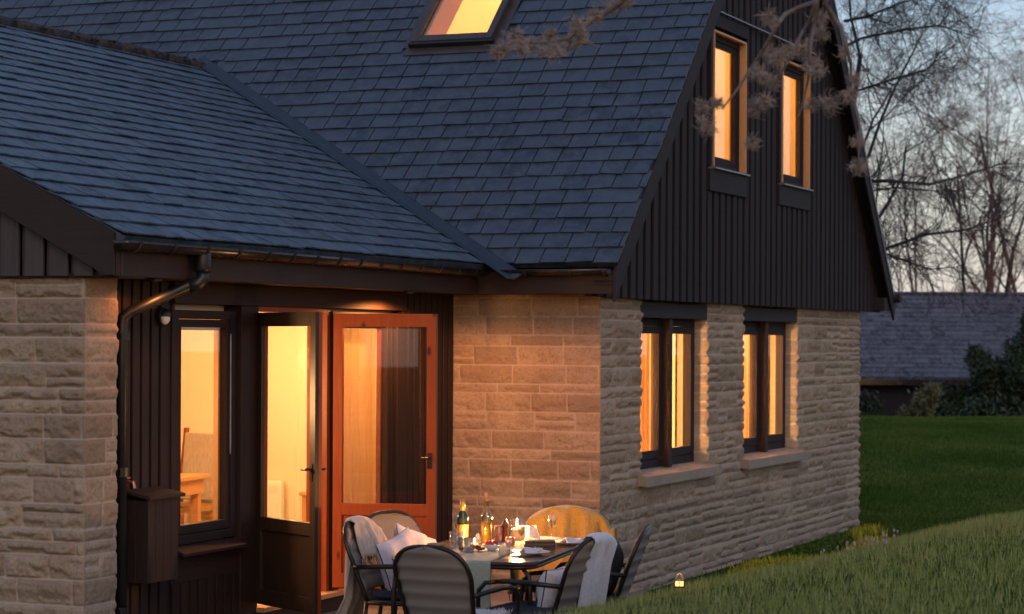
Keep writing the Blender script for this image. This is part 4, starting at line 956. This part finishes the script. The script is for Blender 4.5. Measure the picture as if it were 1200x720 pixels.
MB().lathe([(.024, 0), (.034, .012), (.036, .06), (.034, .06), (.030, .014)], (0, 0, 0), 18, False).build('cup', M['glassware'], cd3, smooth=True)
MB().lathe([(.022, .006), (.022, .028)], (0, 0, 0), 14).build('wax', M['wax'], cd3, smooth=True); MB().lathe([(.001, .029), (.006, .038), (.005, .05), (.0006, .064)], (0, 0, 0), 10).build('flame', M['flame'], cd3, smooth=True)
# tall napkin / white stand behind candle
mb = MB(); mb.grid(lambda i, j: ((i-.5)*.15*(1-.4*j), .03*math.sin(i*9)*(1-.5*j), .095*j), 14, 8, .004); e = mb.build('folded_napkin', M['napkin'], smooth=True); e.location = at(620, 634); e.rotation_euler = (0, 0, R(20)); tag(e, 'upright folded napkin to the right of the candle', 'napkin')
# fruit
bw = empty('fruit_bowl', at(576, 645), 0, 'white bowl of red berries at the near side of the table', 'bowl')
MB().lathe([(.03, 0), (.034, .006), (.062, .034), (.06, .034), (.032, .010), (.001, .009)], (0, 0, 0), 22, False).build('bowl', M['china'], bw, smooth=True)
mb = MB()
for k in range(26): q = rnd.random()*6.28; r = .042*math.sqrt(rnd.random()); mb.blob((r*math.cos(q), r*math.sin(q), .034+rnd.random()*.018), .010, 8, 6)
mb.build('berries', M['berry'], bw, smooth=True)
mb = MB()
for k in range(70): q = rnd.random()*6.28; r = .062*math.sqrt(rnd.random()); mb.blob((r*math.cos(q)*1.3, r*math.sin(q), .009+rnd.random()*.030*(1-r/.07)), .0095, 8, 6)
e = mb.build('grapes', M['grape'], smooth=True); e.location = at(553, 646); tag(e, 'bunch of dark red grapes left of the berry bowl', 'fruit')
def plate(px, py, label, r=.13, nap=True, lab2='', fold=1.):
    p = at(px, py); pieces('plate', p, label, 'plate', [('dish', L([(r*.6, 0), (r, .014), (r*.99, .017), (r*.62, .004), (.001, .004)], 30), M['china'])])
    if nap:
        mb = MB(); mb.grid(lambda i, j: ((i-.5)*.17, (j-.5)*.11, .018+.012*math.sin(i*8+1)*math.cos(j*4)+.02*fold*math.exp(-((i-.3)*5)**2)), 18, 12, .006); e = mb.build('napkin', M['napkin'], smooth=True); e.location = p; e.rotation_euler = (0, 0, rnd.random()*3); tag(e, lab2, 'napkin')
plate(622, 650, 'white plate at the near right corner of the table', .12, True, 'crumpled white napkin on the plate at the near right corner')
plate(668, 638, 'white plate at the far right end of the table', .125, True, 'rolled pale napkin on the plate at the far right end')
plate(516, 650, 'white plate in front of the chair with the ribbed back', .12, False)
plate(640, 634, 'pale plate in front of the ochre throw', .12, False)
mb = MB()
for k in range(5): pad(mb, .055, .032, .010, (rnd.uniform(-.03, .03), rnd.uniform(-.025, .025), .024+k*.009), 8)
e = mb.build('bread_slices', M['bread'], smooth=True); e.location = at(516, 650); tag(e, 'slices of brown bread on the plate by the ribbed chair back', 'bread')
mb = MB(); mb.box(-.10, .10, -.06, .06, 0, .022); mb.box(-.095, .10, -.058, .058, .023, .04); e = mb.build('serving_board', M['tabletop'], bevel=.004); e.location = at(632, 641); e.rotation_euler = (0, 0, R(25)); tag(e, 'dark serving board between the two right hand plates', 'board')
fk = MB(); fk.box(-.09, .05, -.004, .004, .002, .005)
for k in (-1, 0, 1): fk.box(.05, .09, k*.006-.0015, k*.006+.0015, .002, .005)
e = fk.build('fork', M['alu']); e.location = at(648, 644); e.rotation_euler = (0, 0, R(40)); tag(e, 'metal fork between the board and the far right plate', 'fork')
# candle light
def lamp(name, loc, energy, c, rad, kind='POINT'):
    l = bpy.data.lights.new(name, kind); l.energy = energy; l.color = c; l.shadow_soft_size = rad; o = bpy.data.objects.new(name, l); COL.objects.link(o); o.location = loc; return o
WARM = (1., .53, .21)

# lantern on the bank
lx, ly = ground_xy(.86, 11.75); lz = float(height(lx, ly))+.03
ln = empty('lantern', (lx, ly, lz), R(20), 'tiny glowing lantern with a wire handle standing in the grass', 'lantern')
mb = MB(); mb.box(-.026, .026, -.02, .02, .0, .008); mb.box(-.026, .026, -.02, .02, .034, .04)
for sx in (-1, 1):
    for sy in (-1, 1): mb.box(sx*.024-.002, sx*.024+.002, sy*.018-.002, sy*.018+.002, .008, .034)
mb.box(-.002, .002, -.0195, -.0165, .008, .034); mb.build('frame', M['frame'], ln)
MB().box(-.020, .020, -.014, .014, .009, .033).build('glow', M['lanternglow'], ln); mb = MB(); mb.tube([(.016*math.cos(q), 0, .04+.032*math.sin(q)) for q in [math.pi*k/10 for k in range(11)]], .0016, 5); mb.build('handle', M['lead_lt'], ln)

# ------------------------------------------------------------------ neighbour house (beyond the lawn)
N = empty('neighbour_house', (*ground_xy(10, 62), -1.4), math.atan2(CR.y, CR.x), 'low house with a weathered slate roof behind the lawn', 'house')
gz = -1.4
nb = slates((-7.5, -.35, 1.10-gz), (1, 0, 0), Vector((0, .80, .60)), Vector((0, -.60, .80)), 0, 22, 3.80, [], 9, sw=.34, ex=.21); nb.build('slate_roof', M['slate_far'], N, tint=True)
mb = MB(); mb.prism([(-7.5, -.35, 1.08-gz), (14.5, -.35, 1.08-gz), (14.5, 2.69, 3.36-gz), (-7.5, 2.69, 3.36-gz)], (0, 0, -.05)); mb.prism([(-7.5, 2.70, 3.36-gz), (14.5, 2.70, 3.36-gz), (14.5, 5.7, 1.1-gz), (-7.5, 5.7, 1.1-gz)], (0, 0, -.05)); mb.build('roof_deck', M['slate_far'], N)
mb = MB(); mb.tube([(-7.5, 2.70, 3.40-gz), (14.5, 2.70, 3.40-gz)], .07, 8); mb.build('ridge_tiles', M['slate_far'], N)
mb = MB(); mb.box(-7, 14, 0, 5, 0, 2.35); mb.build('wall', M['gable'], N, tint=True)
mb = MB(); mb.box(-7.4, 14.4, -.42, -.38, .90-gz, 1.06-gz); mb.build('fascia', M['gutter'], N)
for x in (-6.2, -4.9): mb = MB(); mb.box(x, x+.9, -.03, -.002, .2, 2.05); w = mb.build('window', M['lead'], N); mb = MB(); mb.box(x+.42, x+.48, -.05, -.031, .2, 2.05); mb.box(x, x+.03, -.05, -.031, .2, 2.05); mb.build('window_bar', M['alu'], w)

# ------------------------------------------------------------------ trees
def bare_tree(name, base, hgt, seed, mat, label, r0=.16, levels=5, trunks=1, spread=.55, droop=0., cat='tree', group=None, twigmat=None, lean=0., nb=(4, 7), fine=1.):
    q = random.Random(seed); root = empty(name, base, 0, label, cat, group); tr = MB(); tw = MB()
    def grow(p, dr, ln_, r, lv):
        n = 5 if lv < 2 else 4; pts = [p]; rs_ = [r]; d_ = dr.copy(); cur = p.copy()
        for k in range(n):
            d_ = (d_+Vector((q.gauss(0, .10), q.gauss(0, .10), q.gauss(0, .08)+(.05 if lv < 2 else -droop*lv*.5)))).normalized(); cur = cur+d_*(ln_/n); pts.append(cur.copy()); rs_.append(max(.003, r*(1-.62*(k+1)/n)))
        (tr if lv < 2 else tw).tube(pts, rs_, 7 if lv == 0 else (5 if lv < 2 else 3), False)
        if lv >= levels: return
        cnt = q.randint(*nb)+(2 if lv == 0 else 0)
        for c in range(cnt):
            t = q.uniform(.22 if lv else .3, 1.0); i = min(n-1, int(t*n)); pp = pts[i].lerp(pts[i+1], t*n-i); ax = (pts[i+1]-pts[i]).normalized()
            o_ = ax.orthogonal().normalized(); o_.rotate(Matrix.Rotation(q.uniform(0, 6.283), 3, ax)); sp = q.uniform(spread*.6, spread*1.35)
            nd = (ax*math.cos(sp)+o_*math.sin(sp)).normalized(); grow(pp, nd, ln_*q.uniform(.42, .68)*(1 if lv else .85), max(.003, rs_[i]*.55), lv+1)
    for k in range(trunks):
        a = 6.28*k/max(1, trunks)+q.random(); t = .16 if trunks > 1 else .03
        grow(Vector((math.cos(a)*.1*(trunks > 1), math.sin(a)*.1*(trunks > 1), 0)), Vector((math.cos(a)*t+lean, math.sin(a)*t, 1)).normalized(), hgt*.62*q.uniform(.85, 1.05), r0, 0)
    tr.build('trunk', mat, root, smooth=True); tw.build('crown', twigmat or mat, root); return root
def gpos(px, d): p = far(px, 398, d); return (p.x, p.y, float(height(p.x, p.y))-.1)
bare_tree('bare_tree', gpos(978, 42), 13.5, 4, M['bark'], 'tall bare tree rising from behind the steep roof edge', .11, 6, 1, .75, .02, nb=(3, 4))
bare_tree('bare_tree', gpos(1140, 74), 15, 12, M['bark'], 'bare tree with several thin stems above the neighbour roof', .085, 6, 4, .45, .02, nb=(2, 4))
bare_tree('bare_tree', gpos(1060, 95), 17, 33, M['barkred'], 'distant bare birch behind the left part of the neighbour roof', .09, 6, 3, .42, .03, nb=(2, 4))
bare_tree('bare_tree', gpos(1205, 66), 14, 21, M['barkred'], 'dense reddish bare tree at the right edge', .10, 6, 3, .6, .04, nb=(3, 5))
bare_tree('bare_tree', gpos(1255, 80), 19, 27, M['barkred'], 'tall reddish bare tree mostly outside the right edge', .11, 6, 2, .6, .03, nb=(3, 5))
# long boughs of the near tree
def bough(root, pts, r, seed, n=26, ln_=.9):
    q = random.Random(seed); mb = MB(); P = [Vector(p) for p in pts]; m = len(P)
    mb.tube(P, [r*(1-.75*i/(m-1)) for i in range(m)], 6, False)
    def tw(p, d, l, rr, lv):
        e = p+d*l*.5+Vector((q.gauss(0, .06), q.gauss(0, .06), q.gauss(0, .06)))*l; e2 = e+(d+Vector((q.gauss(0, .3), q.gauss(0, .3), q.gauss(0, .3)))).normalized()*l*.5
        mb.tube([p, e, e2], [rr, rr*.7, rr*.4], 3, False)
        if lv: 
            for k in range(4): tw(e.lerp(e2, q.random()) if k % 2 else p.lerp(e, q.random()), (d+Vector((q.gauss(0, .6), q.gauss(0, .6), q.gauss(0, .6)))).normalized(), l*.6, rr*.6, lv-1)
    for k in range(n):
        t = q.uniform(.08, .98)*(m-1); i = min(m-2, int(t)); p = P[i].lerp(P[i+1], t-i); ax = (P[i+1]-P[i]).normalized()
        d = (ax*.7+Vector((q.gauss(0, .5), q.gauss(0, .5), q.gauss(0, .6)))).normalized(); tw(p, d, ln_*q.uniform(.6, 1.2), r*.28, 2)
    mb.v = [tuple(Vector(v)-root.location) for v in mb.v]
    mb.build('bough', M['bark'], root)
tr1 = [o for o in bpy.data.objects if o.name == 'bare_tree'][0]
for s_, pts, r in ((1, [(985, 150), (1000, 108), (1050, 92), (1085, 82), (1110, 60)], .06), (2, [(985, 215), (1040, 212), (1090, 216), (1130, 206), (1180, 190)], .07), (3, [(990, 228), (1050, 220), (1100, 224), (1150, 222)], .04),
                   (4, [(1000, 305), (1040, 291), (1085, 275), (1130, 270), (1175, 255)], .07), (5, [(1000, 285), (1045, 300), (1090, 316), (1125, 312)], .045), (6, [(980, 60), (1010, 45), (1060, 35), (1100, 30), (1150, 45)], .06), (7, [(990, 25), (1015, 20), (1055, 4), (1100, -10)], .06)):
    bough(tr1, [far(a, b2, 41+1.2*math.sin(s_*2+i)) for i, (a, b2) in enumerate(pts)], r*.55, 50+s_, 40)

def foliage(name, base, boxes, n, size, mat, label, cat, trunk=None, seed=1, up=.3):
    q = np.random.RandomState(seed); root = empty(name, base, 0, label, cat); Vs = []
    for (c, rad, w) in boxes:
        m = int(n*w); d = q.randn(m, 3); d /= np.linalg.norm(d, axis=1)[:, None]; rr = q.rand(m)**.45
        cl = q.randn(26, 3); cl /= np.linalg.norm(cl, axis=1)[:, None]; k = q.randint(0, 26, m)
        P = np.where((q.rand(m) < .75)[:, None], cl[k]*(.55+.45*q.rand(m)[:, None])+q.randn(m, 3)*.12, d*rr[:, None])*np.array(rad)+np.array(c); Vs.append(P)
    P = np.concatenate(Vs); P = P[P[:, 2] > .02]; m = len(P); a = q.randn(m, 3); a[:, 2] += up; a /= np.linalg.norm(a, axis=1)[:, None]; b_ = np.cross(a, q.randn(m, 3)); b_ /= np.linalg.norm(b_, axis=1)[:, None]
    s_ = size*(.6+.8*q.rand(m))[:, None]
    V = np.stack([P-b_*s_*.22, P+b_*s_*.22, P+a*s_], 1).reshape(-1, 3)
    np_mesh('crown', V, np.arange(3*m).reshape(-1, 3), mat, root, {'tint': ('FACE', q.beta(2, 3, m))})
    mb = MB(); mb.tube([(0, 0, -.1), (.03, .02, trunk*.5), (0, .03, trunk)], [.09, .06, .02], 7); 
    for k in range(8): aa = k*.8; mb.tube([(0, 0, trunk*(.2+.08*k)), (math.cos(aa)*.5, math.sin(aa)*.5, trunk*(.3+.08*k))], [.03, .01], 5)
    mb.build('trunk', M['bark'], root, smooth=True); return root
p = gpos(1180, 55); foliage('conifer', (p[0], p[1], p[2]-.0), [((0, 0, .9), (1.5, 1.3, .9), .36), ((.7, 0, 2.0), (.95, .9, 1.0), .26), ((-1.1, .2, .95), (.8, .8, .8), .14), ((1.1, 0, 3.0), (.8, .7, .9), .14), ((-.3, -.2, 2.0), (.5, .5, .5), .07), ((-1.6, 0, 1.5), (.35, .35, .4), .03), ((-.7, 0, 2.5), (.28, .3, .3), .02)], 78000, .12, M['conifer'], 'dark green spreading conifer at the right in front of the neighbour roof', 'conifer', 2.6, 3)
p = gpos(1080, 52); foliage('shrub', p, [((-.3, 0, .3), (.3, .25, .4), .4), ((.05, 0, .75), (.28, .25, .4), .35), ((.25, 0, 1.0), (.2, .2, .25), .25)], 5000, .09, M['pale_leaf'], 'pale leaning shrub under the neighbour eaves', 'shrub', 1.0, 7)
p = gpos(1012, 52); foliage('shrub', p, [((0, 0, .4), (.45, .4, .6), 1)], 5000, .10, M['laurel'], 'dark low shrub beside the stone house corner', 'shrub', .7, 8)
p = gpos(1210, 57); foliage('conifer', p, [((0, 0, 1.5), (1.2, 1.2, 1.8), 1)], 14000, .18, M['laurel'], 'dark conifer at the right edge behind the spreading one', 'conifer', 2.8, 9)

# ------------------------------------------------------------------ overhanging seed branches close to the camera
def seed_head(c, s_, q, ax):
    mb = MB(); c = Vector(c)
    for k in range(150):
        d = Vector((q.gauss(0, 1), q.gauss(0, 1), q.gauss(0, 1))).normalized(); d = (d+ax*.55).normalized(); l = s_*q.uniform(.35, 1.0); sd = Vector((q.gauss(0, 1), q.gauss(0, 1), q.gauss(0, 1))).cross(d)*.38*l
        mb.tube([c, c+d*l*.5+sd*.25, c+d*l*.72+sd*.8, c+d*l*.58+sd*1.4], [.0013, .0014, .0012, .0005], 3, False)
    return mb
def overhang(name, label, stems, heads, d0, seed, s_):
    q = random.Random(seed); base = far(stems[0][0][0], stems[0][0][1], d0); root = empty(name, base, 0, label, 'branch'); mb = MB()
    for st_ in stems:
        P = [far(a, b2, d0+.10*math.sin(i*1.7+seed+st_[0][0]))-base for i, (a, b2) in enumerate(st_)]; m = len(P); mb.tube(P, [.0095*(1-.75*i/(m-1))*(1.5 if st_[0][1] < 0 else 1) for i in range(m)], 6)
    mb.build('stem', M['twigl'], root, smooth=True)
    for a, b2, sz in heads:
        p = far(a, b2, d0+q.uniform(-.25, .25))-base; hd = seed_head(p, s_*sz, q, Vector((q.gauss(-.2, .3), 0, q.gauss(-.5, .4)))); hd.build('seed_head', M['hair'], root)
overhang('seed_branch', 'branch with feathery pale seed heads hanging across the gable', [
    [(975, -40), (957, 2), (935, 10), (920, 17), (909, 32), (895, 58), (880, 80), (862, 108), (846, 128)],
    [(957, 2), (950, 22), (941, 36), (930, 60), (918, 82), (905, 104), (896, 120), (884, 136)],
    [(958, 4), (955, 25), (951, 46), (949, 72), (947, 94), (942, 116), (936, 136)],
    [(975, -40), (967, 5), (977, 20), (986, 33), (990, 48), (997, 75), (998, 110), (1008, 150), (1006, 190)]],
    [(902, 22, 1), (903, 62, 1), (890, 84, 1.1), (912, 70, 1), (905, 95, 1), (925, 60, .8), (941, 55, 1), (950, 75, 1.1), (957, 82, 1), (962, 40, 1), (963, 20, .9), (885, 125, 1), (897, 118, .8), (825, 122, 1), (830, 145, 1.1), (842, 120, .7), (881, 168, .8), (952, 122, .9), (975, 120, 1.2), (997, 112, 1), (1006, 165, .9), (1007, 195, 1), (990, 60, .8), (1003, 92, .8)], 9.6, 3, .060)
overhang('seed_branch', 'branch with feathery pale seed heads hanging over the slates beside the skylight', [
    [(750, -30), (728, 2), (705, 18), (685, 30), (665, 45), (645, 50), (620, 50), (598, 52)], [(685, 30), (675, 45), (668, 58)], [(620, 50), (608, 42), (600, 35)]],
    [(592, 55, 1), (603, 42, 1), (612, 55, 1), (625, 52, .9), (645, 45, 1.1), (652, 58, 1), (668, 50, .9), (678, 30, 1.1), (682, 42, 1), (698, 18, 1), (720, 6, 1), (735, 0, .9), (582, 62, .8), (636, 60, .6)], 9.0, 8, .055)

# ------------------------------------------------------------------ light
lamp('dining_room_lamp', (-3.6, -2.4, 2.2), 95, WARM, .12)
lamp('curtain_fill', (-2.3, -.9, 1.9), 38, WARM, .1)  # added fill without a fitting, brightens the curtain behind the red door
lamp('front_wall_fill', (-2.25, -4.15, 1.6), 105, WARM, .15)  # added low fill, no fitting, throws warm light out onto the stone front wall
lamp('near_reveal_fill', (-.78, .85, 1.55), 330, WARM, .12)  # added near the nearer gable window to turn its far reveal orange
lamp('far_reveal_fill', (-.78, 3.95, 1.55), 330, WARM, .12)  # added in the same way for the reveal of the farther gable window
lamp('living_room_ceiling_lamp', (-2.0, 5.2, 2.2), 420, WARM, .15)
for y, en in ((-1.60, 66), (-5.45, 3)):  # added downlights, fittings out of sight, warming the stone under the eaves
    s = MB(); s.lathe([(.045, 2.4515), (.045, 2.432), (.040, 2.432), (.040, 2.450)], (-1.03, y, 0), 20); dl = s.build('added_soffit_light', M['black'], H); s = MB(); s.lathe([(.034, 2.4495), (.030, 2.4475)], (-1.03, y, 0), 16); s.build('lens', M['lanternglow'], dl)
    sp = lamp('added_downlight_spot', (-1.03, y, 2.385), en, (1, .34, .09), .03, 'SPOT'); sp.data.spot_size = R(172); sp.data.spot_blend = .25
lamp('attic_lamp', (-2.6, 3.9, 4.6), 300, (1., .55, .16), .15)
lamp('candle_light', (cx[0], cx[1], TT+.17), 22, (1, .45, .14), .015)
lamp('tealight_light', (at(556, 643)[0], at(556, 643)[1], TT+.09), 3, (1, .45, .14), .01)
lamp('lantern_light', (lx, ly, lz+.06), .15, (1, .45, .15), .01)
SUN_EL, SUN_ROT = 5, 145   # low sun behind the viewer's right shoulder
w = bpy.data.worlds.new('World'); SC.world = w; w.use_nodes = True; nt = w.node_tree; bgn = nt.nodes['Background']
sky = nt.nodes.new('ShaderNodeTexSky'); sky.sky_type = 'NISHITA'; sky.sun_disc = False; sky.sun_elevation = R(SUN_EL); sky.sun_rotation = R(SUN_ROT); sky.altitude = 100; sky.air_density = 1.2; sky.dust_density = 1.2; sky.ozone_density = 2.5
tcw = nt.nodes.new('ShaderNodeTexCoord'); sx = nt.nodes.new('ShaderNodeSeparateXYZ'); lnk(nt, tcw.outputs['Generated'], sx.inputs[0])
cn = nt.nodes.new('ShaderNodeTexNoise'); cn.inputs['Scale'].default_value = 3.5; cn.inputs['Detail'].default_value = 5; mpw = nt.nodes.new('ShaderNodeMapping'); mpw.inputs['Scale'].default_value = (1, 1, 4); lnk(nt, tcw.outputs['Generated'], mpw.inputs[0]); lnk(nt, mpw.outputs[0], cn.inputs['Vector'])
ad = nt.nodes.new('ShaderNodeMath'); ad.operation = 'MULTIPLY_ADD'; ad.inputs[1].default_value = .10; lnk(nt, cn.outputs['Fac'], ad.inputs[0]); lnk(nt, sx.outputs['Z'], ad.inputs[2])
veil = ramp(nt, ad.outputs[0], [(.03, (1.0, .90, .82)), (.12, (.74, .78, .80)), (.22, (.36, .50, .66)), (.75, (.20, .30, .50))])   # thin high cloud catching the afterglow
veil = mixc(nt, 1., veil, (4.9, 5.0, 5.2), 'MULTIPLY')
lnk(nt, mixc(nt, .55, mixc(nt, 1., sky.outputs[0], (1.0, .91, 1.08), 'MULTIPLY'), veil), bgn.inputs['Color']); bgn.inputs['Strength'].default_value = .14
sl_ = bpy.data.lights.new('sun', 'SUN'); sl_.energy = .26; sl_.angle = R(20); sl_.color = (1, .72, .55); so_ = bpy.data.objects.new('sun', sl_); COL.objects.link(so_)
az = R(SUN_ROT); dv = Vector((math.sin(az)*math.cos(R(32)), math.cos(az)*math.cos(R(32)), math.sin(R(32)))); so_.rotation_euler = dv.to_track_quat('Z', 'Y').to_euler()

# ------------------------------------------------------------------ camera
cam = bpy.data.cameras.new('camera'); co = bpy.data.objects.new('camera', cam); COL.objects.link(co); SC.camera = co
co.location = CAM; co.rotation_euler = (Matrix.Rotation(TH, 3, 'Z') @ Matrix.Rotation(R(90), 3, 'X') @ Matrix.Rotation(math.atan(.005), 3, 'Z')).to_euler()
cam.sensor_width = 36; cam.lens = FPX/1200*36; cam.shift_y = 38/1200.; cam.clip_start = .1; cam.clip_end = 3000
cam.dof.use_dof = True; cam.dof.focus_distance = 16.5; cam.dof.aperture_fstop = .081/.022
SC.view_settings.view_transform = 'Standard'; SC.view_settings.look = 'None'; SC.view_settings.exposure = .95; SC.view_settings.gamma = 1
SC.cycles.use_denoising = True; SC.cycles.max_bounces = 10; SC.cycles.transparent_max_bounces = 16; SC.cycles.sample_clamp_indirect = 6; SC.cycles.caustics_refractive = False; SC.cycles.caustics_reflective = False
